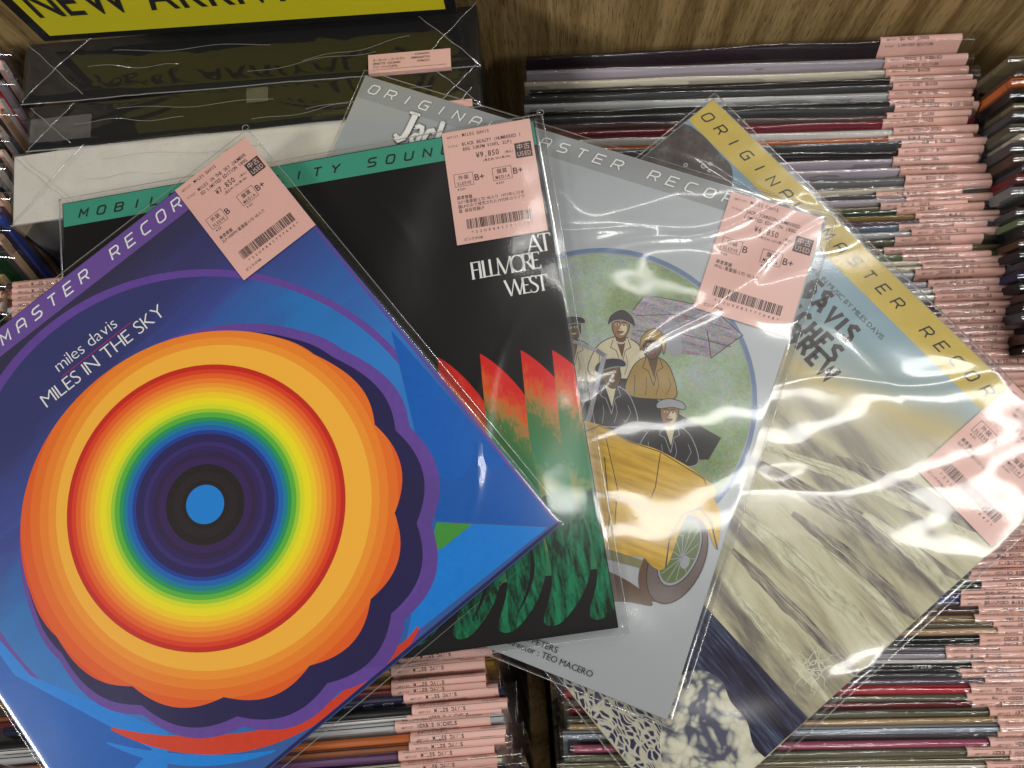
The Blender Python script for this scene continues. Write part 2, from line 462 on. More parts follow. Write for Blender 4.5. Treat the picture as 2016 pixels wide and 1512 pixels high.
def big_cover(parent, seed, slope, creases=(), ext=(.003, .006, .0045, .004), ang=None):
    """film over the card: front sheet that sags to the edges, back sheet and welded rims; ext = left,right,top,bottom overhang"""
    n = 150
    x0, x1, y0, y1 = -ext[0], S + ext[1], -S - ext[3], ext[2]
    X, Y = np.meshgrid(np.linspace(x0, x1, n), np.linspace(y0, y1, n))
    fn = waves(seed, .05, .24, slope, 18, ang, .45); f2 = waves(seed + 1, .018, .045, slope * .17, 14, ang, .6)
    Z = fn(X, Y) + f2(X, Y)
    for (cx0, cy0, ang, sharp, amp, ln) in creases:
        dx = X - cx0; dy = Y - cy0; a = dx * math.cos(ang) + dy * math.sin(ang); b = -dx * math.sin(ang) + dy * math.cos(ang) + .004 * np.sin(a * 55 + seed)
        Z = Z + amp * np.exp(-np.abs(b) / sharp) * np.exp(-(a / ln) ** 2)
    Z = Z - Z.min(); Z = Z * 1.0
    ed = np.minimum(np.minimum(X - x0, x1 - X), np.minimum(Y - y0, y1 - Y))
    tt = np.clip(ed / .006, 0, 1); k_ = np.sqrt(1 - (1 - tt) ** 2)
    Z = (.0006 + .0007 + np.minimum(Z, .004)) * k_ - .0022 * (1 - k_)
    inside = (X > 0) & (X < S) & (Y < 0) & (Y > -S)
    Z = np.where(inside, np.maximum(Z, .0004 + .0012 * ((X > .24) & (Y > -.095))), Z)
    V = [(float(a), float(b), float(c)) for a, b, c in zip(X.ravel(), Y.ravel(), Z.ravel())]
    F = [(j * n + i, j * n + i + 1, (j + 1) * n + i + 1, (j + 1) * n + i) for j in range(n - 1) for i in range(n - 1)]
    nb = len(V); V += [(x0, y0, -.0042), (x1, y0, -.0042), (x1, y1, -.0042), (x0, y1, -.0042)]; F.append((nb + 3, nb + 2, nb + 1, nb))
    me = mesh_from('plastic_cover', V, F, [M['cover_big']], None, True)
    o = link('plastic_cover', me, parent)
    r = random.Random(seed)
    V2, F2 = [], []
    def rim(pts, rad=.00028):
        P = []
        for a, b in zip(pts[:-1], pts[1:]):
            for q in range(14):
                t = q / 14; P.append((a[0] + (b[0] - a[0]) * t + r.gauss(0, .00004), a[1] + (b[1] - a[1]) * t + r.gauss(0, .00004), a[2] + r.gauss(0, .00003)))
        P.append(pts[-1]); v, f = tube_geo(P, rad, 5); k0 = len(V2); V2.extend(v); F2.extend([tuple(i + k0 for i in q) for q in f])
    rim([(x0, y1, -.0022), (x1, y1, -.0022), (x1, y0, -.0022), (x0, y0, -.0022), (x0, y1, -.0022)])
    link('weld_seam', mesh_from('weld_seam', V2, F2, [M['edge']], None, True), o)
    # the little loop of film at the corner where the cover opens
    P = [(x1 - .001 + .0022 * math.cos(a), y1 + .0008 + .0022 * math.sin(a), -.0015) for a in np.linspace(-.6, 3.6, 12)]
    v, f = tube_geo(P, .00022, 5); link('film_loop', mesh_from('film_loop', v, f, [M['edge']], None, True), o)
    return o


POSE = {1: ([-.4138, -.0466, .0204], [.7731, .6342, .0107], [.6342, -.7728, -.0232]),
        2: ([-.2967, .1177, .0091], [.989, .1468, .0167], [.1468, -.9892, .0013]),
        3: ([-.0987, .2069, .0030], [.9376, -.3474, .0127], [-.3475, -.9377, .0029]),
        4: ([.1325, .1856, -.0035], [.6447, -.7642, .0158], [-.7644, -.6448, .002])}


class Sleeve:
    def __init__(s, k_, label, base_mat, th=.0030):
        O, u, v = (np.array(a, float) for a in POSE[k_])
        u /= np.linalg.norm(u); v -= u * u.dot(v); v /= np.linalg.norm(v); s.O, s.u, s.v = O, u, v
        nrm = np.cross(u, -v); s.n = nrm
        rot = Matrix(((u[0], -v[0], nrm[0]), (u[1], -v[1], nrm[1]), (u[2], -v[2], nrm[2])))
        s.root = thing('record_sleeve', label, 'record sleeve', O, rot, 'sleeves laid out in a fan')
        me = bevel_box('card', 0, S, -S, 0, -th, 0, .0004, 2, [base_mat]); s.card = link('card', me, s.root)

    def p(s, px, py):
        d = CR * (px - 1008) / FPX - CU * (py - 756) / FPX + CF
        X = CAM + d * ((s.O - CAM).dot(s.n) / d.dot(s.n)) - s.O
        return (float(X.dot(s.u)), float(-X.dot(s.v)))

    def pp(s, L): return [s.p(*q) for q in L]


def clip(P, x0, y0, x1, y1):
    for ax, lim, sg in ((0, x0, 1), (0, x1, -1), (1, y0, 1), (1, y1, -1)):
        out = []
        for i in range(len(P)):
            a, b = P[i - 1], P[i]; ia = sg * (a[ax] - lim) >= 0; ib = sg * (b[ax] - lim) >= 0
            if ia != ib:
                t = (lim - a[ax]) / (b[ax] - a[ax]); out.append((a[0] + (b[0] - a[0]) * t, a[1] + (b[1] - a[1]) * t))
            if ib: out.append(b)
        P = out
        if not P: return P
    return P


IN = (.0006, -S + .0006, S - .0006, -.0006)
LZ = .00002


def smooth(P, n=6):
    """Catmull-Rom closed curve through P"""
    out = []; m = len(P)
    for i in range(m):
        p0, p1, p2, p3 = (np.array(P[(i + j) % m]) for j in (-1, 0, 1, 2))
        for q in range(n):
            t = q / n; out.append(tuple(.5 * ((2 * p1) + (p2 - p0) * t + (2 * p0 - 5 * p1 + 4 * p2 - p3) * t * t + (3 * p1 - p0 - 3 * p2 + p3) * t ** 3)))
    return out


# --- sleeve 4 : blue and cream cloudscape, gold band -------------------------------------------------
k = N('cloudscape_print'); o_ = k.obj()
sp_ = k.n("SeparateXYZ"); k.t.links.new(o_, sp_.inputs[0]); ux, uy = sp_.outputs[0], sp_.outputs[1]
wob = k.noise(o_, 9, 4, .6)
vy = k.math('MULTIPLY_ADD', k.math('SUBTRACT', wob, .5), .045, k.math('MULTIPLY_ADD', k.math('SUBTRACT', ux, .17), .5, k.math('MULTIPLY', uy, -1.0)))      # distance from top edge
sky = k.ramp(k.math('DIVIDE', vy, .315), [(.0, (.17, .30, .40)), (.15, (.22, .35, .41)), (.22, (.32, .39, .37)), (.27, (.54, .45, .21)), (.34, (.46, .43, .32)), (.75, (.42, .39, .25))])
st1 = k.noise(k.map(o_, rot=(0, 0, -.15), scale=(7, 30, 1)), 1.0, 8, .6, .7)
st2 = k.noise(k.map(o_, loc=(.4, .1, 0), rot=(0, 0, -.05), scale=(13, 80, 1)), 1.0, 8, .6, .5)
st3 = k.noise(k.map(o_, scale=(260, 800, 1)), 1.0, 3, .6)
cl = k.ramp(k.math('MULTIPLY_ADD', st2, .35, k.math('MULTIPLY', st1, .65)), [(.36, (.07, .06, .055)), (.42, (.18, .16, .13)), (.47, (.38, .34, .22)), (.53, (.54, .50, .32)), (.62, (.64, .61, .45))])
mk = k.ramp(k.math('DIVIDE', vy, .315), [(.28, (0, 0, 0)), (.42, (1, 1, 1))])
ccol = k.mix(mk, sky, cl)
ccol = k.mix(k.math('MULTIPLY', st3, .3), ccol, (.30, .28, .22))
sp4 = k.done(ccol, .3, bump=st3, bstr=.12, bdist=.0002)

k = N('sea_print'); o_ = k.obj()
e1 = k.noise(k.map(o_, scale=(12, 150, 1)), 1.0, 6, .65, .9); e2 = k.noise(k.map(o_, scale=(60, 700, 1)), 1.0, 4, .6)
sea = k.done(k.ramp(k.math('MULTIPLY_ADD', e2, .4, k.math('MULTIPLY', e1, .6)), [(.40, (.012, .007, .014)), (.50, (.03, .027, .06)), (.58, (.06, .08, .13)), (.68, (.15, .19, .25))]), .35)
k = N('foam_print'); o_ = k.obj()
wv = k.mix(.010, o_, k.n("TexNoise", i_Vector=o_, i_Scale=45.0).outputs[1], 'LINEAR_LIGHT')
v1 = k.n("TexVoronoi", i_Vector=wv, i_Scale=75.0).outputs[0]; v2 = k.n("TexVoronoi", i_Vector=wv, i_Scale=230.0).outputs[0]
fq = k.math('MULTIPLY_ADD', v1, .6, k.math('MULTIPLY_ADD', v2, .35, k.math('MULTIPLY', k.noise(o_, 24, 5, .6), .7)))
foam = k.done(k.ramp(fq, [(.62, (.66, .64, .50)), (.80, (.54, .52, .40)), (.92, (.28, .28, .26)), (1.0, (.09, .09, .13))]), .35)
k = N('water_lace_print'); o_ = k.obj()
vn = k.n("TexVoronoi", feature='DISTANCE_TO_EDGE', i_Vector=k.map(k.mix(.007, o_, k.n("TexNoise", i_Vector=o_, i_Scale=60.0).outputs[1], 'LINEAR_LIGHT'), scale=(170, 430, 1)), i_Scale=1.0).outputs[0]
e1 = k.noise(o_, 120, 3)
lace = k.done(k.ramp(k.math('MULTIPLY_ADD', k.math('SUBTRACT', e1, .5), .22, vn), [(.07, (.46, .44, .34)), (.14, (.30, .29, .26)), (.19, (.03, .026, .07))]), .35)
k = N('night_print'); o_ = k.obj()
e1 = k.noise(o_, 40, 6, .7)
night = k.done(k.ramp(e1, [(.35, (.045, .035, .032)), (.55, (.09, .075, .07)), (.7, (.17, .18, .18))]), .35)
gold = paper('gold_band_print', (.50, .37, .07), .34, .3, 60)
purple_band = paper('violet_band_print', srgb(106, 78, 148), .42, .1)

S4 = Sleeve(4, 'record sleeve with gold band and blue and cream cloudscape, rightmost of the fan', sp4)
f = Flat(); zz = LZ
f.poly(clip(smooth(S4.pp([(1330, 240), (1425, 310), (1442, 340), (1438, 380), (1420, 480), (1200, 560), (1180, 330)]), 4), *IN), night, zz)
P = S4.pp([(1385, 1190), (1592, 1415), (1560, 1600), (1000, 1600), (1000, 1190)])
f.poly(clip(P, *IN), sea, zz)
P = smooth(S4.pp([(1330, 1340), (1375, 1318), (1420, 1340), (1438, 1380), (1470, 1420), (1485, 1470), (1530, 1530), (1450, 1620), (1340, 1600), (1300, 1480), (1310, 1400)]), 5)
f.poly(clip(P, *IN), foam, zz * 3)
P = S4.pp([(1080, 1330), (1250, 1330), (1325, 1360), (1345, 1400), (1395, 1460), (1440, 1540), (1300, 1700), (1100, 1500)])
f.poly(clip(smooth(P, 4), *IN), lace, zz * 2)
P = smooth(S4.pp([(1345, 1300), (1370, 1330), (1350, 1352), (1338, 1330)]), 4); f.poly(clip(P, *IN), M['ink'], zz * 2.5)
f.rect(IN[0], -.0225, IN[2], IN[3], gold, zz)
for (a, b, r) in ((1350, 325, .0011), (1385, 327, .0014), (1396, 336, .0009), (1399, 322, .001)):
    c_ = S4.p(a, b); f.stroke([(c_[0] + r * math.cos(t), c_[1] + r * math.sin(t)) for t in np.linspace(0, 5.9, 14)], .0003, M['white'], zz * 2, True)
rs_ = random.Random(21)
dk_ = N('cloud_shadow_print'); od_ = dk_.obj(); nd_ = dk_.noise(dk_.map(od_, scale=(60, 420, 1)), 1, 6, .65)
cshade = dk_.done(dk_.ramp(nd_, [(.36, (.10, .085, .075)), (.52, (.25, .22, .17)), (.66, (.42, .38, .27))]), .35)
dk_ = N('cloud_light_print'); od_ = dk_.obj(); nd_ = dk_.noise(dk_.map(od_, scale=(90, 300, 1)), 1, 6, .65)
clight = dk_.done(dk_.ramp(nd_, [(.34, (.34, .31, .20)), (.5, (.52, .50, .34)), (.66, (.62, .61, .46))]), .35)
STR = [((1470, 900), (1700, 1030), (1890, 1140), 34, 0), ((1500, 880), (1700, 940), (1900, 1050), 26, 1), ((1560, 1010), (1720, 1130), (1830, 1240), 30, 0), ((1440, 1000), (1600, 1120), (1760, 1290), 36, 1), ((1440, 1080), (1540, 1180), (1700, 1340), 24, 0),
       ((1640, 900), (1800, 960), (1960, 1060), 34, 0), ((1590, 1060), (1760, 1180), (1800, 1290), 18, 1), ((1420, 1130), (1500, 1230), (1640, 1390), 22, 1), ((1700, 1010), (1830, 1100), (1880, 1180), 28, 1)]
for q, (a_, b_, c_, wpx, kd) in enumerate(STR):
    L = []; n_ = 40; U = []; D_ = []
    for t in np.linspace(0, 1, n_):
        x = (1 - t) ** 2 * a_[0] + 2 * t * (1 - t) * b_[0] + t * t * c_[0]; y_ = (1 - t) ** 2 * a_[1] + 2 * t * (1 - t) * b_[1] + t * t * c_[1]
        dx, dy = b_[0] - a_[0], b_[1] - a_[1]; ln_ = math.hypot(dx, dy); hw = wpx / 2 * math.sin(math.pi * min(1, .06 + t * .9)) ** .7
        e1_ = hw * (1 + .22 * abs(math.sin(t * 13 + q * 2)) + .08 * math.sin(t * 47 + q)); e2_ = hw * (1 + .10 * math.sin(t * 17 + q))
        U.append((x - dy / ln_ * e1_, y_ + dx / ln_ * e1_)); D_.append((x + dy / ln_ * e2_, y_ - dx / ln_ * e2_))
    P = clip(S4.pp(U + D_[::-1]), *IN)
    if len(P) > 3: f.poly(P, clight if kd else cshade, zz * (1.05 + .04 * q))
    for h_ in range(4):     # fine hatching that follows each stream
        o1 = rs_.uniform(-.9, .9); t0 = rs_.uniform(.05, .4); t1 = t0 + rs_.uniform(.3, .5)
        Q = [((U[k_i][0] * (1 + o1) + D_[k_i][0] * (1 - o1)) / 2, (U[k_i][1] * (1 + o1) + D_[k_i][1] * (1 - o1)) / 2) for k_i in range(int(t0 * 39), int(t1 * 39))]
        if len(Q) > 3:
            Q = S4.pp(Q)
            if max(p[0] for p in Q) < S - .002: f.stroke(Q, .0003, cshade if kd else clight, zz * 1.5, False, list(.0003 * np.sin(np.linspace(.1, 3.04, len(Q)))))
# lightning veins in the clouds
rl = random.Random(5); vein_ = paper('vein_print', (.66, .64, .48), .4, .05)
for i in range(16):
    c_ = S4.p(1600 + rl.gauss(0, 10), 1310 + rl.gauss(0, 12)); a = rl.uniform(0, 6.28); L = [c_]
    for q in range(rl.randint(6, 14)):
        a += rl.gauss(0, .10); aj = a + rl.gauss(0, .7); st_l = .0018; L.append((L[-1][0] + st_l * math.cos(aj), L[-1][1] + st_l * math.sin(aj)))
    if len(clip(L, *IN)) and min(p[0] for p in L) > .01 and max(p[0] for p in L) < S - .002: f.stroke(L, .0004, vein_, zz * 1.6, False, list(np.linspace(.0005, .00008, len(L))))
f.build('printed_design', S4.card)
f = Flat(); p0 = S4.p(1393, 232)
band_text(f, 'ORIGINAL MASTER RECORDING', p0[0], p0[1] + .0004, .0066, .0052, .01205, M['ink'], 0, .0010)
a, b = S4.p(1733, 668), S4.p(1500, 470)
rot = math.atan2(a[1] - b[1], a[0] - b[0])
text(f, 'DIRECTIONS IN MUSIC BY MILES DAVIS', a[0] + .001, a[1], .0034, M['inkgrey'], 0, align='R', rot=0, gap=.075)


def chunky(fl, s, x, y, h, m, z):
    """heavy ribbon capitals, right aligned at x"""
    G_ = {'M': (1.1, [[(0, 0), (0, 1), (.45, .35), (.9, 1), (.9, 0)]]), 'I': (.25, [[(0, 0), (0, 1)]]), 'L': (.6, [[(0, 1), (0, 0), (.5, 0)]]),
          'E': (.62, [[(.5, 1), (0, 1), (0, 0), (.5, 0)], [(0, .5), (.35, .5)]]), 'S': (.66, [[(.5, .95), (.2, 1), (0, .82), (.08, .6), (.42, .42), (.5, .2), (.32, 0), (0, .04)]]),
          'D': (.72, [[(0, 0), (.25, 0), (.5, .25), (.5, .75), (.25, 1), (0, 1), (0, 0)]]), 'A': (.8, [[(0, 0), (.32, 1), (.64, 0)], [(.15, .35), (.5, .35)]]),
          'V': (.8, [[(0, 1), (.32, 0), (.64, 1)]]), 'B': (.66, [[(0, 0), (0, 1), (.35, 1), (.45, .75), (.3, .52), (0, .52)], [(.3, .52), (.5, .28), (.35, 0), (0, 0)]]),
          'T': (.66, [[(0, 1), (.55, 1)], [(.275, 1), (.275, 0)]]), 'C': (.66, [[(.5, .85), (.3, 1), (.05, .85), (0, .5), (.05, .15), (.3, 0), (.5, .15)]]),
          'H': (.7, [[(0, 0), (0, 1)], [(.5, 0), (.5, 1)], [(0, .5), (.5, .5)]]), 'R': (.68, [[(0, 0), (0, 1), (.38, 1), (.48, .75), (.35, .5), (0, .5)], [(.25, .5), (.55, 0)]]),
          'W': (1.1, [[(0, 1), (.2, 0), (.45, .7), (.7, 0), (.9, 1)]])}
    tot_ = sum(G_[c][0] if c != ' ' else .3 for c in s) * h; cx_ = x - tot_ - .22 * h * len(s)
    for c in s:
        if c == ' ': cx_ += .4 * h; continue
        wd, st = G_[c]
        for q in st: fl.stroke([(cx_ + p[0] * h, y + p[1] * h) for p in q], .27 * h, m, z)
        cx_ += (wd + .22) * h


for wd_, q_, hh in (('MILES', (1628, 612), .0104), ('DAVIS', (1680, 680), .0104), ('BITCHES', (1648, 719), .0104), ('BREW', (1643, 760), .0104)):
    tp = S4.p(*q_); chunky(f, wd_, tp[0], tp[1] - .001, hh, M['inkgrey'], 0)
f.build('lettering', S4.card, zz * 6)
A = S4.p(1950, 1076); B = S4.p(1812, 934)
full_tag(S4.root, A[0] - .058, A[1] + .079, 0, .058, .079, 'BITCHES BREW (L', 'IMITED EDITION ', '¥12,850', '(税抜¥11,682+税10%)', 'B', 'B+', '※EX', '※EX+', ['高音質盤', '2LP/重量盤/LTD NO入り'], '*22U0885777647*', 4)
big_cover(S4.root, 44, .075, [(.05, -.03, .4, .003, .0012, .05), (.13, -.04, -.2, .0035, .0016, .06), (.2, -.06, .9, .003, .001, .06), (.09, -.06, .5, .004, .001, .05)], ang=math.pi / 2 + .87)

# --- sleeve 3 : silver with an oval painted scene --------------------------------------------------
k = N('silver_print'); o_ = k.obj(); e1 = k.noise(o_, 700, 2)
silver = k.done(k.mix(k.math('MULTIPLY', e1, .25), (.37, .39, .40), (.29, .31, .32)), .36, bump=e1, bstr=.12, bdist=.0002, metallic=.15)
k = N('dotted_foliage_print'); o_ = k.obj()
e1 = k.noise(o_, 14, 4, .6); vn = k.n("TexVoronoi", i_Vector=o_, i_Scale=800.0).outputs[1]
fol = k.ramp(e1, [(.32, (.10, .16, .045)), (.46, (.18, .26, .09)), (.56, (.28, .36, .26)), (.66, (.34, .36, .42))])
fol = k.mix(.10, fol, vn); foliage = k.done(k.mix(.1, fol, (.2, .3, .12)), .42)
k = N('stone_block_print'); o_ = k.obj(); e1 = k.noise(k.map(o_, scale=(20, 260, 1)), 1, 4); vn = k.n("TexVoronoi", i_Vector=o_, i_Scale=900.0).outputs[1]
stone = k.done(k.mix(.15, k.ramp(e1, [(.4, (.15, .12, .15)), (.6, (.27, .24, .27))]), vn), .42)
k = N('yellow_paint_print'); o_ = k.obj(); e1 = k.noise(k.map(o_, scale=(30, 220, 1)), 1, 5)
yel = k.done(k.ramp(e1, [(.35, (.42, .24, .025)), (.6, (.60, .38, .05))]), .42)
band3 = paper('grey_band_print', (.27, .28, .285), .42, .08)
blue_line = paper('blue_outline_print', (.13, .19, .30), .42, .05)
brown = paper('brown_print', (.11, .06, .03), .45, .3); skin = paper('tan_print', (.24, .13, .06), .45, .3); ochre = paper('ochre_print', (.30, .20, .06), .45, .4)
darkp = paper('dark_coat_print', (.03, .026, .026), .45, .3); cream = paper('cream_print', (.50, .44, .30), .45, .15); tyre = paper('tyre_print', (.13, .095, .085), .45, .3)
hubm = paper('green_hub_print', (.10, .14, .04), .45, .4); greyp = paper('grey_print', (.28, .28, .31), .45, .2); runm = paper('khaki_print', (.20, .19, .09), .45, .3)

redp_ = paper('lip_print', (.25, .06, .05), .45, .1)
S3 = Sleeve(3, 'silver record sleeve with round painted scene of a yellow car, second from the right', silver)
f = Flat()
f.rect(IN[0], -.0165, IN[2], IN[3], band3, LZ)


def ell(sl, cx_, cy_, rx, ry, rot=0, n=40, a0=0, a1=2 * math.pi):
    return sl.pp([(cx_ + rx * math.cos(t) * math.cos(rot) - ry * math.sin(t) * math.sin(rot), cy_ + rx * math.cos(t) * math.sin(rot) + ry * math.sin(t) * math.cos(rot)) for t in np.linspace(a0, a1, n, endpoint=False)])


oc = (1185, 790); E_ = ell(S3, oc[0], oc[1], 306, 302, 0, 72)
f.poly(E_, blue_line, LZ * 2); f.poly(ell(S3, oc[0], oc[1], 297, 293, 0, 72), cream if False else greyp, LZ * 3); f.poly(ell(S3, oc[0], oc[1], 294, 290, 0, 72), foliage, LZ * 4)
f.poly(S3.pp([(1245, 612), (1270, 580), (1400, 605), (1462, 660), (1400, 705), (1380, 700), (1240, 690)]), stone, LZ * 5)
f.poly(smooth(S3.pp([(1305, 690), (1302, 655), (1318, 632), (1336, 640), (1342, 665), (1340, 698)]), 4), greyp, LZ * 5.4)
for q in range(5): f.stroke(S3.pp([(1252, 606 + q * 15), (1340, 600 + q * 19), (1440, 632 + q * 17)]), .0004, darkp if q % 2 else greyp, LZ * 5.3)
f.stroke(S3.pp([(1245, 612), (1270, 580), (1400, 605), (1462, 660), (1400, 705), (1392, 650)]), .0005, darkp, LZ * 5.5)
f.poly(S3.pp([(1175, 610), (1175, 640), (1150, 660), (1150, 900), (1430, 900), (1410, 868), (1345, 845), (1300, 870), (1200, 860), (1180, 700)]) if False else S3.pp([(1130, 720), (1170, 690), (1310, 800), (1420, 862), (1395, 905), (1130, 900)]), darkp, LZ * 5)
# plain passengers: coat, neck, head, hat
INK = M['ink']


def outl(P, w_=.00045, z_=0.0, m=None): f.stroke(P, w_, m or INK, z_, True)


for i, (hx, hy, r_, hat, coat, fc) in enumerate(((1128, 645, 20, darkp, cream, brown), (1222, 640, 23, darkp, cream, skin), (1285, 680, 24, ochre, ochre, brown), (1202, 735, 26, darkp, darkp, brown), (1318, 812, 24, greyp, darkp, skin))):
    zl = LZ * (6 + i * 3.4)
    bw = (62, 62, 52, 58, 62)[i]; tl = (-.12, .1, .14, -.2, .05)[i]
    X = lambda a, b: (hx + a * math.cos(tl) - b * math.sin(tl), hy + a * math.sin(tl) + b * math.cos(tl))
    Pc = smooth(S3.pp([(hx - bw, hy + 95), (hx - bw * .78, hy + 45), (hx - 16, hy + 24), (hx + 16, hy + 26), (hx + bw * .7, hy + 50), (hx + bw * .9, hy + 100), (hx + 10, hy + 106)]), 5)
    f.poly(Pc, coat, zl); outl(Pc, .0005, zl + LZ * .3, INK if coat is not darkp else greyp)
    f.poly(S3.pp([(hx - 11, hy + 24), (hx + 11, hy + 24), (hx + 3, hy + 66)]), cream if coat is darkp else brown, zl + LZ * .5)
    for sg_ in (-1, 1): f.stroke(S3.pp([(hx + sg_ * 13, hy + 24), (hx + sg_ * 20, hy + 44), (hx + sg_ * 9, hy + 50), (hx + 2, hy + 80)]), .0004, INK if coat is not darkp else greyp, zl + LZ * .7)
    for q in range(4): f.stroke(S3.pp([(hx + (q - 1.6) * bw * .42, hy + 58 + 5 * (q % 2)), (hx + (q - 1.5) * bw * .46, hy + 78), (hx + (q - 1.7) * bw * .4, hy + 98)]), .0003, INK if coat is not darkp else greyp, zl + LZ * .7)
    fp = S3.pp([X(r_ * a, r_ * b + 3) for a, b in ((-.62, -.75), (.62, -.75), (.74, -.2), (.70, .35), (.45, .82), (.08, 1.06), (-.3, .9), (-.62, .45), (-.74, -.1))])
    fp = smooth(fp, 4); f.poly(fp, fc, zl + LZ); outl(fp, .0005, zl + LZ * 1.2)
    f.poly(ell(S3, *X(r_ * .22, r_ * .38), r_ * .34, r_ * .5, .3, 14), ochre if fc is brown else cream, zl + LZ * 1.3) if i in (1, 4) else None
    for ex in (-.3, .28):
        c0 = X(r_ * ex, -r_ * .02)
        f.poly(ell(S3, c0[0], c0[1], 4.2, 2.2, tl, 10), cream, zl + LZ * 1.6); f.poly(ell(S3, c0[0], c0[1], 1.9, 1.9, 0, 8), INK, zl + LZ * 1.8)
        f.stroke(S3.pp([X(r_ * ex - 5, -r_ * .2), X(r_ * ex, -r_ * .28), X(r_ * ex + 5, -r_ * .2)]), .0005, INK, zl + LZ * 1.6)
    f.stroke(S3.pp([X(0, 0), X(-3, r_ * .3), X(2, r_ * .36)]), .00035, INK, zl + LZ * 1.6)
    f.poly(smooth(S3.pp([X(-6, r_ * .56), X(0, r_ * .52), X(7, r_ * .54), X(1, r_ * .74)]), 3), cream if i in (0, 3) else redp_, zl + LZ * 1.6)
    outl(smooth(S3.pp([X(-6, r_ * .56), X(0, r_ * .52), X(7, r_ * .54), X(1, r_ * .74)]), 3), .0003, zl + LZ * 1.8)
    if i in (1,):      # rounded brimmed hat and beads
        hp = smooth(S3.pp([X(-r_ * 1.1, r_ * .1), X(-r_ * .95, -r_ * .75), X(0, -r_ * 1.35), X(r_ * .95, -r_ * .8), X(r_ * 1.25, r_ * .05), X(r_ * .7, -r_ * .25), X(-.1, -r_ * .42), X(-r_ * .7, -r_ * .25)]), 4)
        for b in range(9): f.poly(ell(S3, hx - 15 + b * 3.9, hy + 27 + 9 * math.sin(b / 8 * math.pi), 2.1, 2.1, 0, 7), cream, zl + LZ * 2)
    elif i == 2: hp = smooth(S3.pp([X(-r_ * .95, r_ * .55), X(-r_ * .98, -r_ * .6), X(0, -r_ * 1.4), X(r_ * .98, -r_ * .6), X(r_ * .98, r_ * .6), X(r_ * .62, -r_ * .3), X(0, -r_ * .4), X(-r_ * .62, -r_ * .3)]), 4)
    else: hp = smooth(S3.pp([X(-r_ * 1.0, -r_ * .28), X(-r_ * .98, -r_ * .8), X(-.1 * r_, -r_ * 1.12), X(r_ * 1.05, -r_ * .85), X(r_ * 1.22, -r_ * .3), X(r_ * .2, -r_ * .42)]), 4)
    f.poly(hp, hat, zl + LZ * 2.2); outl(hp, .0004, zl + LZ * 2.4, INK if hat is not darkp else greyp)
# plain open yellow car
f.poly(smooth(S3.pp([(1140, 850), (1175, 835), (1240, 868), (1300, 888), (1385, 940), (1405, 985), (1330, 1090), (1200, 1085), (1140, 1040)]), 6), yel, LZ * 24)
f.stroke(S3.pp([(1190, 850), (1215, 960), (1210, 1040), (1310, 1060)]), .0005, M['inkgrey'], LZ * 25)
f.stroke(S3.pp([(1175, 690), (1190, 700), (1165, 800), (1150, 860)]), .0028, greyp, LZ * 23)
f.stroke(S3.pp([(1128, 672), (1175, 690), (1190, 700)]), .0022, greyp, LZ * 23)
f.poly(S3.pp([(1140, 1062), (1310, 1118), (1310, 1132), (1140, 1085)]), runm, LZ * 26)
f.poly(smooth(S3.pp([(1165, 1120), (1210, 1130), (1260, 1160), (1285, 1192), (1240, 1186), (1165, 1176)]), 5), brown, LZ * 4.2)
f.poly(ell(S3, 1300, 1125, 40, 62, .35), brown, LZ * 27)
f.poly(ell(S3, 1333, 1102, 52, 92, .42), tyre, LZ * 28)
f.poly(ell(S3, 1337, 1088, 37, 70, .42), greyp, LZ * 29); f.poly(ell(S3, 1338, 1087, 33, 65, .42), hubm, LZ * 30)
f.poly(ell(S3, 1348, 1107, 9, 13, .3), greyp, LZ * 31)
for q in range(12):
    t = q * math.pi / 6; cs_, sn_ = math.cos(.42), math.sin(.42); a_, b_ = 32 * math.cos(t), 62 * math.sin(t)
    f.stroke(S3.pp([(1342, 1098), (1338 + a_ * cs_ - b_ * sn_, 1087 + a_ * sn_ + b_ * cs_)]), .00045, greyp, LZ * 30.5)
for rx_, ry_ in ((52, 92), (37, 70)): f.stroke(ell(S3, 1333 + (5 if rx_ < 50 else 0), 1102 - (14 if rx_ < 50 else 0), rx_, ry_, .42), .0005, INK, LZ * 30.8, True)
for L_ in ([(1148, 852), (1180, 838), (1240, 870), (1300, 890), (1385, 942), (1403, 985)], [(1150, 960), (1240, 985), (1320, 1050)], [(1195, 1085), (1200, 1010), (1190, 900)], [(1300, 892), (1290, 960), (1268, 1010)]): f.stroke(S3.pp(L_), .0005, INK, LZ * 25)
f.poly(smooth(S3.pp([(1250, 1040), (1290, 990), (1360, 960), (1400, 975), (1418, 1020), (1410, 1080), (1392, 1040), (1372, 1010), (1345, 1025), (1310, 1118), (1270, 1100)]), 5), yel, LZ * 32)
f.stroke(S3.pp([(1310, 1118), (1318, 1060), (1345, 1012), (1378, 1000), (1400, 1030), (1412, 1082)]), .0008, M['inkgrey'], LZ * 33)
f.build('printed_design', S3.card)
f = Flat(); p0 = S3.p(737, 178)
band_text(f, 'ORIGINAL MASTER RECORDING', p0[0], p0[1], .0062, .0058, .0122, M['white'], 0, .0009)
f.build('band_lettering', S3.card, LZ * 34); f = Flat(); tp = S3.p(778, 281)
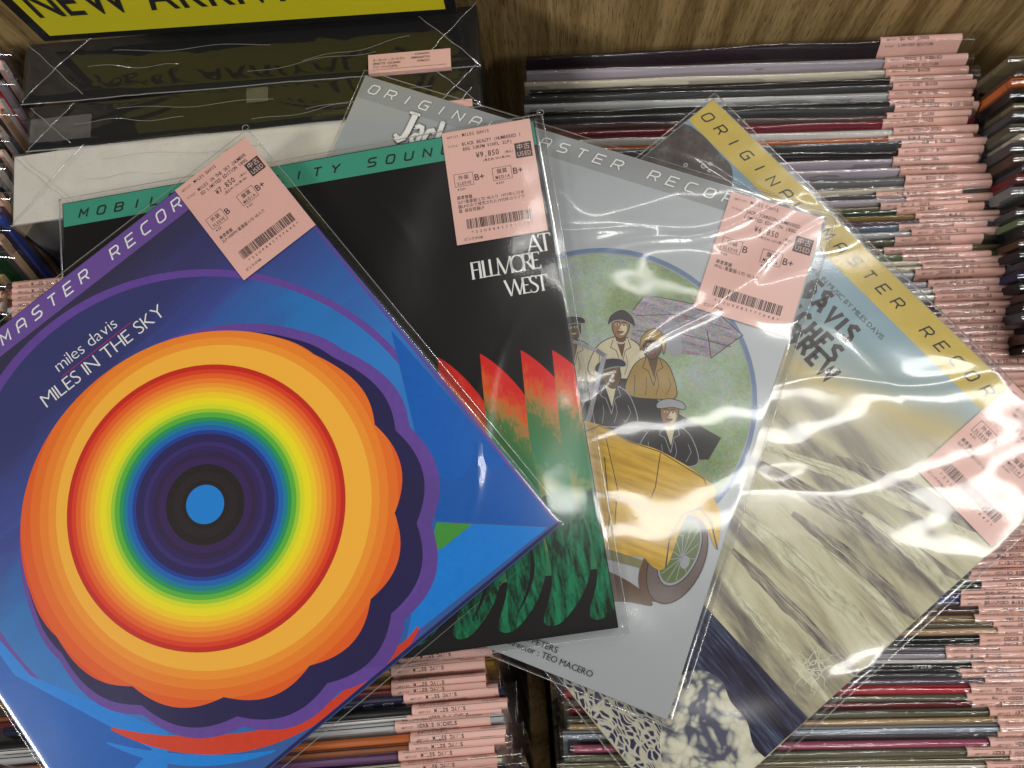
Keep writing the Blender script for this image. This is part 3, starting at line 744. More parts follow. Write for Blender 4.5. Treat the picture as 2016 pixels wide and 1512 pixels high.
JK = [([(-.02, .98), (.34, .98)], .07), ([(.19, .98), (.15, .35), (.10, .12), (-.02, .02), (-.14, .08)], .17), ([(-.14, .08), (-.15, .12), (-.12, .15)], .13),
      ([(.36, .55), (.44, .64), (.56, .62), (.60, .50), (.58, .12), (.66, .02)], .12), ([(.58, .36), (.42, .33), (.36, .20), (.42, .05), (.58, .12)], .11), ([(.36, .55), (.38, .53)], .12),
      ([(1.02, .54), (.92, .64), (.80, .58), (.76, .34), (.80, .10), (.92, .02), (1.04, .12)], .12),
      ([(1.14, .98), (1.20, .02)], .14), ([(1.42, .62), (1.22, .32), (1.46, .02)], .11), ([(1.08, .98), (1.2, .98)], .06), ([(1.12, .02), (1.28, .02)], .06), ([(1.38, .02), (1.54, .02)], .06)]
hJ = .0215
for ps, lw_ in JK: f.stroke([(tp[0] + .002 + p[0] * hJ * .95, tp[1] + .002 + p[1] * hJ) for p in ps], (lw_ + .09) * hJ, M['inkgrey'], 0)
for ps, lw_ in JK: f.stroke([(tp[0] + .002 + p[0] * hJ * .95 - .0002, tp[1] + .002 + p[1] * hJ + .0002) for p in ps], (lw_ + .05) * hJ, silver, LZ)
for ps, lw_ in JK: f.stroke([(tp[0] + .002 + p[0] * hJ * .95, tp[1] + .002 + p[1] * hJ) for p in ps], lw_ * hJ, M['white'], LZ * 2)
f.build('title_lettering', S3.card, LZ * 34); f = Flat(); a = S3.p(1166, 1334)
text(f, 'Musical Director : TEO MACERO', a[0], a[1], .0036, M['ink'], 0, align='R', gap=.07); a = S3.p(1097, 1287)
text(f, 'JACK PETERS', a[0], a[1] + .0002, .0036, M['ink'], 0, align='R', gap=.07)
f.build('credit_lettering', S3.card, LZ * 34)
A = S3.p(1362, 605); B = S3.p(1437, 370); C_ = S3.p(1543, 662); D_ = S3.p(1628, 432)
full_tag(S3.root, A[0], A[1] + .0795, math.atan2(C_[1] - A[1], C_[0] - A[0]), .0585, .0795, 'JACK JOHNSON(NUMBERED', '  LIMITED EDITION 180G VINYL'[2:23], '¥6,850', '(税抜¥6,227+税10%)', 'B', 'B+', '※EX', '※EX+', ['高音質盤', 'MFSL/重量盤/LTD NO入り'], '*22U0885777648*', 3)
big_cover(S3.root, 33, .06, [(.25, -.03, .6, .003, .0012, .06), (.27, -.07, 1.0, .0035, .0014, .07), (.12, -.03, -.3, .003, .0008, .04), (.16, -.06, .2, .004, .001, .08)], ang=math.pi / 2 + .35)

# --- sleeve 2 : black with a row of red and green blades ---------------------------------------------
def blade_mat(x0, y0):
    k = N('blade_print'); o_ = k.obj(); sp_ = k.n("SeparateXYZ"); k.t.links.new(o_, sp_.inputs[0])
    fine = k.noise(k.map(o_, scale=(420, 160, 1)), 1, 6, .75, .3); sb = k.noise(k.map(o_, rot=(0, 0, .5), scale=(40, 110, 1)), 1, 4, .6, .8)
    d = k.math('MULTIPLY', k.math('SUBTRACT', sp_.outputs[0], x0), 1 / .034); e = k.math('MULTIPLY', k.math('SUBTRACT', y0, sp_.outputs[1]), 1 / .165)
    q = k.math('MULTIPLY_ADD', d, -.22, e)
    q = k.math('MULTIPLY_ADD', k.math('SUBTRACT', fine, .5), .30, k.math('MULTIPLY_ADD', k.math('SUBTRACT', sb, .5), .14, q))
    bl = k.ramp(q, [(.04, (.60, .02, .015)), (.13, (.62, .10, .02)), (.18, (.34, .19, .05)), (.24, (.06, .17, .05)), (.40, (.03, .19, .08)), (.52, (.22, .26, .06)), (.60, (.03, .17, .07)), (.85, (.01, .13, .055))])
    return k.done(bl, .33)


k = N('dark_blade_print'); o_ = k.obj(); sx_ = k.noise(k.map(o_, scale=(200, 50, 1)), 1, 6, .7, .3)
dblade = k.done(k.ramp(sx_, [(.40, (.008, .018, .01)), (.50, (.010, .10, .045)), (.60, (.012, .19, .085))]), .33)
blackp = paper('black_print', (.012, .011, .011), .3, .2)
teal = paper('teal_band_print', (.05, .28, .19), .38, .1)
S2 = Sleeve(2, 'black record sleeve with teal band and red and green blades, under the rainbow ringed one', blackp)
f = Flat()
f.rect(IN[0], -.0168, IN[2], IN[3], teal, LZ)
tips = [(.0520, -.148), (.0780, -.146), (.1040, -.144), (.1300, -.143), (.1560, -.143), (.1820, -.143), (.2080, -.143), (.2335, -.1435), (.2594, -.1456), (.2842, -.1475), (.3030, -.1506)]
for i, (x, top_) in enumerate(tips):
    wd = .0335
    P = [(x, top_)]
    for t in np.linspace(.04, 1, 14): P.append((x + wd * (1 - (1 - t) ** 1.9), top_ - .070 * t ** 1.12))
    P += [(x + wd + .004, -.262), (x + wd - .002, -.282), (x + .006, -.280), (x - .001, -.245), (x - .0028, -.20)]
    f.poly(clip(P, *IN), blade_mat(x, top_) if x > .15 else dblade, LZ * (1 + i * .6))
for i in range(11):
    x = .035 + i * .0262
    P = smooth([(x + .028, -.236), (x + .036, -.262), (x + .031, -.288), (x + .014, -.307), (x + .003, -.306), (x + .011, -.285), (x + .011, -.26), (x + .008, -.24)], 5)
    f.poly(clip(P, *IN), dblade, LZ * (9 + .5 * i))
    f.stroke([(x + .026 - .012 * t * t + .004 * math.sin(3 * t), -.255 - .045 * t) for t in np.linspace(0, 1, 8)], .002, blackp, LZ * 15, False, [.0004, .0012, .002, .0026, .0024, .002, .0012, .0004]) if x < .27 else None
f.build('printed_design', S2.card)
f = Flat(); p0 = S2.p(165, 419)
band_text(f, 'MOBILE FIDELITY SOUND LAB', p0[0], p0[1] - .0002, .0055, .0050, .0121, M['ink'], 0, .0010)
f.build('band_lettering', S2.card, LZ * 16); f = Flat()
# right-hand end of each line sits close to the sleeve's right side
a = S2.p(936, 553); serif(f, 'FILLMORE', a[0] - .002, a[1] + .001, .0112, M['white'], 0, .76)
a = S2.p(1003, 580); serif(f, 'WEST', a[0] - .002, a[1] - .0012, .0106, M['white'], 0, .80)
a = S2.p(1040, 500); serif(f, 'AT', a[0], a[1], .0118, M['white'], 0, .8)
f.build('title_lettering', S2.card, LZ * 16)
A = S2.p(870, 265); B = S2.p(1040, 235); C_ = S2.p(898, 492); D_ = S2.p(1078, 462)
full_tag(S2.root, A[0], A[1], math.atan2(D_[1] - C_[1], D_[0] - C_[0]), .0572, .0765, 'BLACK BEAUTY (NUMBERED 1', '80G 33RPM VINYL 2LP)', '¥9,850', '(税抜¥8,955+税10%)', 'B+', 'B+', '※EX+', '※EX+', ['高音質盤', '2LP/重量盤/LTD NO入り 1973年に日本', '盤LPのみで発売された1970年のライヴ', '盤 高音質盤LP'], '*22U0885777649*', 2)
big_cover(S2.root, 22, .035, [(.26, -.18, 1.1, .003, .0012, .04), (.25, -.2, 1.3, .003, .0014, .04), (.2, -.03, -1.0, .003, .0008, .03)])

# --- sleeve 1 : concentric rainbow rings ------------------------------------------------------------
S1C = (.1500, -.1640)
k = N('night_sky_blue_print'); o_ = k.obj(); sp_ = k.n("SeparateXYZ"); k.t.links.new(o_, sp_.inputs[0])
e1 = k.noise(k.map(o_, rot=(0, 0, .5), scale=(6, 22, 1)), 1, 5, .6, .6)
t_ = k.math('MULTIPLY_ADD', k.math('SUBTRACT', e1, .5), .22, k.math('MULTIPLY_ADD', sp_.outputs[1], -1 / .315, k.math('MULTIPLY', sp_.outputs[0], .35)))
bg1 = k.ramp(t_, [(.10, (.022, .018, .05)), (.22, (.030, .025, .10)), (.32, (.035, .045, .21)), (.46, (.02, .10, .36)), (.62, (.015, .17, .52)), (.9, (.02, .10, .34))])
gr = k.noise(o_, 1300, 2)
bg1m = k.done(k.mix(k.math('MULTIPLY', gr, .18), bg1, (.2, .2, .28)), .42)
k = N('orange_layers_print'); o_ = k.obj(); sp_ = k.n("SeparateXYZ"); k.t.links.new(o_, sp_.inputs[0])
dx_ = k.math('SUBTRACT', sp_.outputs[0], S1C[0] + .008); dy_ = k.math('SUBTRACT', sp_.outputs[1], S1C[1] - .002)
r_ = k.math('SQRT', k.math('ADD', k.math('MULTIPLY', dx_, dx_), k.math('MULTIPLY', dy_, dy_)))
Rc = lambda mm: mm / 150.0
gr = k.noise(o_, 1300, 2)
oc_ = k.ramp(k.math('DIVIDE', r_, .150), [(0, srgb(246, 182, 62)), (Rc(95), srgb(240, 150, 48)), (Rc(100), srgb(236, 132, 42)), (Rc(105), srgb(232, 112, 36)), (Rc(111), srgb(228, 92, 32)), (Rc(117), srgb(222, 72, 28)), (Rc(124), srgb(212, 56, 26))], 'CONSTANT')
orange_m = k.done(k.mix(k.math('MULTIPLY', gr, .12), oc_, (.5, .2, .05)), .42)
k = N('rainbow_rings_print'); o_ = k.obj(); sp_ = k.n("SeparateXYZ"); k.t.links.new(o_, sp_.inputs[0])
dx_ = k.math('SUBTRACT', sp_.outputs[0], S1C[0]); dy_ = k.math('SUBTRACT', sp_.outputs[1], S1C[1])
r_ = k.math('SQRT', k.math('ADD', k.math('MULTIPLY', dx_, dx_), k.math('MULTIPLY', dy_, dy_)))
gr = k.noise(o_, 1300, 2)
R0 = [(0, (5, 130, 215)), (12, (20, 20, 26)), (14.6, (30, 27, 34)), (20, (22, 20, 30)), (24.8, (50, 30, 88)), (29.5, (42, 26, 74)), (33, (40, 32, 92)), (36, (52, 40, 110)), (39, (34, 30, 90)), (43.8, (15, 60, 150)), (46.2, (10, 100, 180)), (49.5, (0, 128, 150)), (52, (30, 150, 90)), (54.5, (90, 180, 60)), (57.5, (160, 205, 50)), (60, (215, 222, 40)), (62.7, (240, 225, 30)), (67, (246, 205, 40)), (70.5, (246, 180, 45)), (73.5, (243, 155, 45)), (76.5, (240, 128, 42)), (79.5, (232, 98, 36)), (82.5, (222, 60, 30)), (85.5, (196, 34, 26))]
rc = k.ramp(k.math('DIVIDE', r_, .100), [(a / 100., srgb(*c)) for a, c in R0], 'CONSTANT')
ringm = k.done(k.mix(k.math('MULTIPLY', gr, .10), rc, (.3, .2, .1)), .42)
navy = paper('navy_print', srgb(40, 34, 78), .42, .22, 260); viol = paper('violet_print', srgb(100, 70, 150), .42, .22, 260); skyb = paper('sky_blue_print', srgb(22, 128, 214), .42, .22, 260)
midb = paper('mid_blue_print', srgb(18, 92, 176), .42, .22, 260); redp = paper('vermilion_print', srgb(206, 62, 36), .42, .22, 260); grnp = paper('green_print', srgb(70, 150, 60), .42, .22, 260)
S1 = Sleeve(1, 'record sleeve with violet band and concentric rainbow rings, topmost and leftmost of the fan', bg1m)
S1C = S1.p(404, 993)
S1R = Vector((np.array(S1.p(680, 1000)) - np.array(S1C)).tolist()).length
for mt in (ringm, orange_m):
    pass
f = Flat()
f.rect(IN[0], -.0160, IN[2], IN[3], purple_band, LZ)


def blob(cx_, cy_, rx, ry, lob, amp, seed, n=160, ph=0):
    rr_ = random.Random(seed); P = []
    for i in range(n):
        t = 2 * math.pi * i / n
        rad = 1 + amp * (abs(math.sin(lob * t / 2 + ph)) - .6)
        P.append((cx_ + rx * rad * math.cos(t), cy_ + ry * rad * math.sin(t)))
    return P


k = N('blue_wash_print'); o_ = k.obj(); sp_ = k.n("SeparateXYZ"); k.t.links.new(o_, sp_.inputs[0])
e1 = k.noise(k.map(o_, rot=(0, 0, .9), scale=(8, 30, 1)), 1, 5, .6, .6)
t_ = k.math('MULTIPLY_ADD', k.math('SUBTRACT', e1, .5), .30, k.math('MULTIPLY_ADD', sp_.outputs[1], -1 / .315, k.math('MULTIPLY', sp_.outputs[0], .5)))
wash = k.done(k.mix(k.math('MULTIPLY', k.noise(o_, 1300, 2), .18), k.ramp(t_, [(.26, (.028, .03, .13)), (.38, (.04, .06, .28)), (.50, (.012, .16, .46)), (.72, (.02, .20, .58)), (1.0, (.02, .12, .40))]), (.15, .18, .3)), .42)
f.poly(clip(S1.pp(blob(410, 1000, 492, 470, 1, 0, 1)), *IN), viol, LZ * 1.2)
f.poly(clip(S1.pp(blob(412, 1006, 478, 462, 1, 0, 1)), *IN), wash, LZ * 2)
f.poly(clip(S1.pp([(770, 650), (858, 1025), (1078, 1035), (1100, 1030)]), *IN), midb, LZ * 3)
f.poly(clip(S1.pp([(860, 1028), (1078, 1038), (800, 1260), (828, 1120)]), *IN), skyb, LZ * 3)
f.poly(clip(S1.pp([(860, 1028), (930, 1032), (870, 1080), (845, 1085)]), *IN), grnp, LZ * 4)
for wd, rx, ry, m_, zl in ((46, 488, 462, redp, 4.5), (28, 512, 492, skyb, 4.6)):
    L = S1.pp([(400 + rx * math.cos(t), 1005 + ry * math.sin(t)) for t in np.linspace(.52, 1.95, 40)])
    L = [p for p in L if IN[0] + .004 < p[0] < IN[2] - .004 and IN[1] + .004 < p[1] < IN[3] - .004]
    f.stroke(L, wd / 3100 * .6, m_, LZ * zl, False, list((wd / 3100 * .7) * np.sin(np.linspace(.15, 2.99, len(L)))))
f.poly(clip(S1.pp([(0, 1260), (60, 1330), (230, 1400), (330, 1440), (330, 1512), (200, 1700), (-100, 1400)]), *IN), skyb, LZ * 3)
f.poly(clip(S1.pp([(0, 1290), (30, 1330), (300, 1475), (160, 1620), (-60, 1340)]), *IN), midb, LZ * 3.6)
def lobes(k_):
    """plain rounded blob, evenly scalloped on its right and lower sides"""
    P = []
    for q in range(260):
        t = 2 * math.pi * q / 260
        x, y_ = 385 * math.cos(t), 372 * math.sin(t)
        m_ = max(0.0, min(1.0, (math.cos(t - .75) + .35) * 1.6))
        r_q = 1 + .055 * m_ * (abs(math.sin(t * 6.5)) - .35) - .125 * max(0.0, math.cos(t + 2.45)) ** 1.5 + .03 * max(0.0, math.cos(t + .9)) ** 2
        P.append((395 + x * r_q * k_, 1010 + y_ * r_q * k_))
    return P


f.poly(clip(S1.pp([(x + 34, y_ + 22) for x, y_ in lobes(1.10)]), *IN), viol, LZ * 4.8)
f.poly(clip(S1.pp([(x + 24, y_ + 20) for x, y_ in lobes(1.05)]), *IN), navy, LZ * 5)
f.poly(clip(S1.pp(lobes(1.0)), *IN), orange_m, LZ * 6)
RR = [(S1C[0] + S1R * math.cos(t), S1C[1] + S1R * math.sin(t)) for t in np.linspace(0, 2 * math.pi, 120, endpoint=False)]
f.poly(RR, ringm, LZ * 7)
f.rect(S - .0022, IN[1], IN[2], -.0160, viol, LZ * 8); f.rect(IN[0], IN[1], IN[2], IN[1] + .0018, navy, LZ * 8)
f.build('printed_design', S1.card)
f = Flat(); p0 = S1.p(352, 408)
band_text(f, 'ORIGINAL MASTER RECORDING', p0[0] - 20 * .01215, -.0080, .0068, .0058, .01215, M['white'], 0, .0010)
a = S1.p(117, 733); text(f, 'miles davis', a[0], a[1], .0082, M['white'], 0, gap=.085, bold=-.012)
a2 = S1.p(122, 742); b2 = S1.p(262, 641); f.stroke([a2, (b2[0], a2[1])], .00045, M['magenta'], 0)
a = S1.p(93, 803); text(f, 'MILES IN THE SKY', a[0], a[1], .0092, M['white'], 0, gap=.075, bold=-.012)
f.build('lettering', S1.card, LZ * 9)
A = S1.p(345, 375); B = S1.p(480, 287); C_ = S1.p(485, 558); D_ = S1.p(622, 452)
full_tag(S1.root, A[0], A[1] - .0006, math.atan2(D_[1] - C_[1], D_[0] - C_[0]), .0560, .0765, 'MILES IN THE SKY (NUMBER', 'ED LIMITED EDITION 180G', '¥7,850', '(税抜¥7,136+税10%)', 'B', 'B+', '※EX', '※EX-', ['高音質盤', '2LP/45RPM/重量盤/LTD NO入り'], '*22U0885777640*', 1)
big_cover(S1.root, 11, .012, ext=(.003, .0055, .0045, .004))
print('S1C', S1C, S1R, 'cardpos tagA', A, B, C_, D_)
# ring materials were written for a fixed centre: move them to the measured one
for mt, cxy in ((ringm, S1C), (orange_m, (S1C[0] + .004, S1C[1] - .002))):
    subs = [n for n in mt.node_tree.nodes if n.type == 'MATH' and n.operation == 'SUBTRACT']
    subs[0].inputs[1].default_value = cxy[0]; subs[1].inputs[1].default_value = cxy[1]
for nd in ringm.node_tree.nodes:
    if nd.type == 'MATH' and nd.operation == 'DIVIDE': nd.inputs[1].default_value = .100 * S1R / .0886


# ------------------------------------------------------------------ bin furniture
bin_ = thing('record_bin', 'oak laminate record bin with back panel and divider behind and between the records', 'record bin', (0, .275, -.36))
me = bevel_box('back_panel', -.75, .75, .0, .018, -.05, .52, .001, 1, [M['wood']]); link('back_panel', me, bin_)
me = bevel_box('divider', -.007, .007, -.60, .0, .03, .285, .001, 1, [M['wood']])
d_ = link('divider', me, bin_); d_.location = (-.0125, -.062, 0); d_.rotation_euler = (math.radians(11), 0, math.radians(3.0))
me = bevel_box('bin_floor', -.75, .75, -.9, -.002, -.07, -.052, .001, 1, [M['dark']]); link('bin_floor', me, bin_)

# ------------------------------------------------------------------ standing records
CARDS = {}


def card_mesh(t):
    key = round(t, 4)
    if key in CARDS: return CARDS[key]
    n = 6; P = [(-t / 2, -S)]
    for i in range(n + 1):
        a = math.pi - math.pi * i / n; P.append((t / 2 * math.cos(a), -t * .35 + t * .35 * math.sin(a)))
    P.append((t / 2, -S)); m_ = len(P); V = []; F = []
    for x in (-S / 2, S / 2):
        for p in P: V.append((x, p[0], p[1]))
    for i in range(m_ - 1): F.append((i, i + m_, i + m_ + 1, i + 1))
    F.append(tuple(range(m_))); F.append(tuple(range(2 * m_ - 1, m_ - 1, -1)))
    me = mesh_from('card', V, F, [M['card']]); 
    for p in me.polygons:
        if len(p.vertices) == 4: p.use_smooth = True
    CARDS[key] = me; return me


COVERS = {}


def cover_mesh(t, var):
    key = (round(t, 4), var)
    if key in COVERS: return COVERS[key]
    r = random.Random(var * 17 + 3); n = 8; nx = 22
    ex = r.uniform(.006, .013); V = []; F = []; loop = []
    ph = [r.uniform(0, 6) for _ in range(4)]
    for j in range(nx + 1):
        u = j / nx; x = -S / 2 - .002 + (S + .002 + ex) * u
        bul = .0006 + .0005 * math.sin(7 * u + ph[0]) + .0003 * math.sin(23 * u + ph[1])
        e = max(0, (x - (S / 2 - .006)) / (ex + .006)); tt = t / 2 + .0004 + max(0, bul) + e * e * r.choice((.0009, .0009))
        h = .0012 + .0008 * math.sin(5 * u + ph[2]) + .0005 * math.sin(17 * u + ph[3])
        row = [(-tt, -S - .001), (-tt, -.09), (-tt, -.03), (-tt * .98, -.004)]
        for i in range(n + 1):
            a = math.pi - math.pi * i / n; row.append((tt * math.cos(a), -.001 + (h + .001) * math.sin(a)))
        row += [(tt * .98, -.004), (tt, -.03), (tt, -.09), (tt, -S - .001)]
        for p in row: V.append((x, p[0], p[1]))
        if j == nx: loop = [(x, p[0], p[1]) for p in row[3:-3]]
    m_ = len(row)
    for j in range(nx):
        for i in range(m_ - 1): F.append((j * m_ + i, (j + 1) * m_ + i, (j + 1) * m_ + i + 1, j * m_ + i + 1))
    nF = len(F); v, f2 = tube_geo(loop, .00022, 4); k0 = len(V); V += list(v); F += [tuple(a + k0 for a in q) for q in f2]
    me = mesh_from('plastic_cover', V, F, [M['cover'], M['loop']], [0] * nF + [1] * len(f2), True)
    COVERS[key] = me; return me


TAGS = {}


def wrap_profile(t, off=0.0):
    """tag cross-section from low on the back over the ridge to low on the front (front is -y)"""
    tt = t / 2 + .0009 + off; h = .0022 + off
    return [(tt, -.012), (tt, -.0035)] + [(tt * math.cos(a), -.0022 + (h + .0010) * math.sin(a)) for a in np.linspace(0, math.pi, 13)] + [(-tt, -.0035), (-tt + .0006, -.074)]


def tag_mesh(t, w_=.058):
    key = round(t, 4)
    if key in TAGS: return TAGS[key]
    prof = wrap_profile(t)
    m_ = len(prof); V = [(x, p[0], p[1]) for x in (0, w_) for p in prof]
    F = [(i, i + 1, i + 1 + m_, i + m_) for i in range(m_ - 1)]
    me = mesh_from('price_tag', V, F, [M['pink']], None, True); TAGS[key] = me; return me


PRN = {}


def tag_print(t, name):
    key = (round(t, 4), name)
    if key in PRN: return PRN[key]
    f = Flat(); I = M['ink']
    text(f, 'モダンジャズ(071)' if len(name) % 3 else 'ジャズフュージョン(072)', .004, .0012, .0017, I, mono=.0011, bold=.01)
    text(f, '0360600' + str(len(name) % 10), .043, .0012, .0015, I, mono=.0013)
    for xx in np.linspace(.003, .051, 8): f.rect(xx, .00025, xx + .0068, .00045, I)
    text(f, 'ARTIST:', .004, -.0030, .0014, I, mono=.00120, xs=.9, bold=.008); text(f, name, .0135, -.0030, .0024, I, mono=.00175, xs=.95, bold=.022)
    text(f, 'TITLE:', .004, -.0078, .0014, I, mono=.00120, xs=.9); text(f, 'LIMITED EDITION', .0135, -.0078, .0023, I, mono=.00165, xs=.9)
    prof = wrap_profile(t, .00012); pts = [np.array(p) for p in prof]
    top_i = 2 + 6; L = [0.0] * len(pts)
    for q in range(top_i + 1, len(pts)): L[q] = L[q - 1] - float(np.linalg.norm(pts[q] - pts[q - 1]))
    for q in range(top_i - 1, -1, -1): L[q] = L[q + 1] + float(np.linalg.norm(pts[q] - pts[q + 1]))
    Ls = L[::-1]; ys = [p[0] for p in pts][::-1]; zs = [p[1] for p in pts][::-1]
    off = -.0002
    V = [(v[0], float(np.interp(v[1] + off, Ls, ys)), float(np.interp(v[1] + off, Ls, zs))) for v in f.V]
    me = mesh_from('tag_print', V, f.F, f.mats, f.MI); PRN[key] = me; return me


ORD = ['first', 'second', 'third', 'fourth', 'fifth', 'sixth', 'seventh', 'eighth', 'ninth', 'tenth', 'eleventh', 'twelfth', 'thirteenth', 'fourteenth', 'fifteenth', 'sixteenth', 'seventeenth', 'eighteenth', 'nineteenth']
TENS = ['', '', 'twenty', 'thirty', 'forty', 'fifty', 'sixty', 'seventy', 'eighty', 'ninety']
TENO = ['', '', 'twentieth', 'thirtieth', 'fortieth', 'fiftieth', 'sixtieth', 'seventieth', 'eightieth', 'ninetieth']


def ordinal(i):
    if i < 20: return ORD[i - 1]
    return TENO[i // 10] if i % 10 == 0 else TENS[i // 10] + '-' + ORD[i % 10 - 1]


PAL = {'lilac grey': (182, 174, 184), 'cream': (222, 212, 192), 'black': (18, 18, 20), 'dark grey': (72, 74, 78), 'pale grey': (200, 202, 202), 'rose brown': (105, 80, 78),
       'crimson': (135, 25, 50), 'off-white': (232, 229, 224), 'orange': (205, 110, 50), 'plum': (36, 20, 30), 'grey': (125, 125, 128), 'olive grey': (100, 98, 78),
       'dark green': (28, 62, 34), 'mustard': (150, 120, 55), 'mauve': (95, 78, 92), 'blue grey': (110, 122, 142), 'olive': (120, 112, 82), 'sage': (105, 118, 88),
       'dark red': (110, 32, 36), 'brown': (85, 62, 52), 'navy': (32, 36, 72), 'blue': (52, 72, 150), 'slate': (100, 102, 128), 'tan': (170, 142, 100), 'peach': (200, 165, 130),
       'red': (190, 50, 60), 'steel blue': (150, 160, 172), 'dusty pink': (165, 80, 105), 'gold': (150, 110, 40), 'copper': (150, 85, 45), 'purple': (110, 70, 115), 'white': (232, 230, 224)}


def standing(pos, yaw, lean, t, cname, label, group, tag_at=.25, name='MILES DAVIS', cov=True, prn=True, front=None):
    """pos: top middle of the record; lean: tops tip back (+y)"""
    rot = (Matrix.Rotation(yaw, 3, 'Z') @ Matrix.Rotation(-lean, 3, 'X'))
    th = thing('standing_record', label, 'record', pos, rot, group)
    c = link('card', card_mesh(t), th); r, g, b = srgb(*PAL[cname]); c.color = (r, g, b, 1)
    if cov: link('plastic_cover', cover_mesh(t, random.randrange(6)), th)
    if tag_at is not None:
        tg = link('price_tag', tag_mesh(t), th); tg.location = (-S / 2 + tag_at, 0, random.uniform(-.0002, .0012)); tg.rotation_euler = (0, random.gauss(0, .012), random.gauss(0, .004))
        if prn: link('tag_print', tag_print(t, name), tg)
    return th


def rowpos(px, py, zf):
    z = -.03
    for _ in range(8): p = at(px, py, z); z = zf(p[1])
    return p


def rowslope(xl, slope, px, py, zf):
    a = rowpos(px, py, zf); b = at(px - 400, py - 400 * slope, a[2]); return math.atan2(a[1] - b[1], a[0] - b[0])


zR = lambda y: -.055 + (.235 - y) / .44 * .040
ROWS = [(1731, 80, 'plum', 'QUINCY JONES', -.047, .0045), (1741, 116, 'lilac grey', 'FREDDIE HUBBARD', -.034, .0045), (1743, 138, 'cream', 'CHET BAKER', -.034, .004), (1752, 153, 'black', 'CHET BAKER', -.034, .0035), (1756, 168, 'dark grey', 'CHET BAKER', -.033, .0035),
        (1747, 184, 'pale grey', 'KEN MCINTYRE', -.033, .004), (1751, 199, 'black', 'CHET BAKER', -.032, .003), (1760, 209, 'dark grey', 'THAD JONES / FRANK WESS', -.032, .0035), (1745, 226, 'rose brown', 'SONNY CLARK', -.032, .0035), (1737, 239, 'crimson', 'QUINCY JONES', -.034, .0035),
        (1757, 256, 'off-white', 'DONALD BYRD', -.033, .004), (1747, 271, 'orange', 'SAM RIVERS', -.033, .0035), (1773, 280, 'dark grey', 'CURTIS FULLER', -.033, .0035), (1767, 297, 'black', 'DONALD BYRD', -.033, .004), (1758, 312, 'lilac grey', 'SAM RIVERS', -.033, .0035),
        (1770, 332, 'lilac grey', 'GRANT GREEN', -.033, .004), (1780, 351, 'grey', 'BENNIE GREEN', -.034, .004), (1778, 369, 'cream', 'DUKE PEARSON', -.05, .003), (1723, 383, 'dark grey', 'THE BLUE NOTE', -.05, .003), (1782, 391, 'lilac grey', 'NEW JAZZ TRIO', -.05, .0035),
        (1732, 405, 'olive', 'ELVIN JONES', -.045, .003), (1764, 413, 'dark green', 'LEE MORGAN', -.045, .0035), (1802, 422, 'mustard', 'HANK MOBLEY', -.045, .0025), (1808, 434, 'mauve', 'JOHN COLTRANE', -.04, .0035), (1768, 445, 'blue grey', 'JOHN COLTRANE', -.04, .003),
        (1793, 456, 'pale grey', 'JOHN COLTRANE', -.04, .0035), (1760, 472, 'olive grey', 'JOHN COLTRANE', -.04, .0035), (1740, 490, 'olive', 'JOHN COLTRANE', -.04, .003), (1776, 502, 'sage', 'JOHN COLTRANE', -.04, .0035), (1809, 513, 'cream', 'JOHN COLTRANE', -.038, .003),
        (1815, 524, 'cream', 'JOHNNY GRIFFIN', -.038, .003), (1800, 536, 'pale grey', 'JOHNNY GRIFFIN', -.038, .0035), (1825, 557, 'lilac grey', 'HUGH MASEKELA', -.03, .003), (1835, 569, 'white', 'SONNY ROLLINS', -.03, .003), (1840, 582, 'white', 'SONNY ROLLINS', -.03, .003),
        (1840, 598, 'dark red', 'KENNY DORHAM', -.03, .0035), (1850, 614, 'brown', 'KENNY DORHAM', -.03, .0035)]
NM = ['OSCAR PETERSON', 'JOHNNY GRIFFIN', 'BUD POWELL', 'WES MONTGOMERY', 'HOWARD ROBERTS', 'PHIL WOODS', 'STAN GETZ', 'BRANFORD MARSALIS', 'BILL EVANS', 'DEXTER GORDON']
y = 628; rr2 = random.Random(3)
while y < 1104:
    ROWS.append((1852 + (y - 628) * .13 + rr2.uniform(-12, 12), y, rr2.choice(['pale grey', 'mauve', 'brown', 'dark grey', 'olive grey', 'off-white', 'tan', 'blue grey', 'dark red', 'black']), rr2.choice(NM), -.028, rr2.choice((.0025, .003, .0035)))); y += rr2.uniform(12.5, 16)
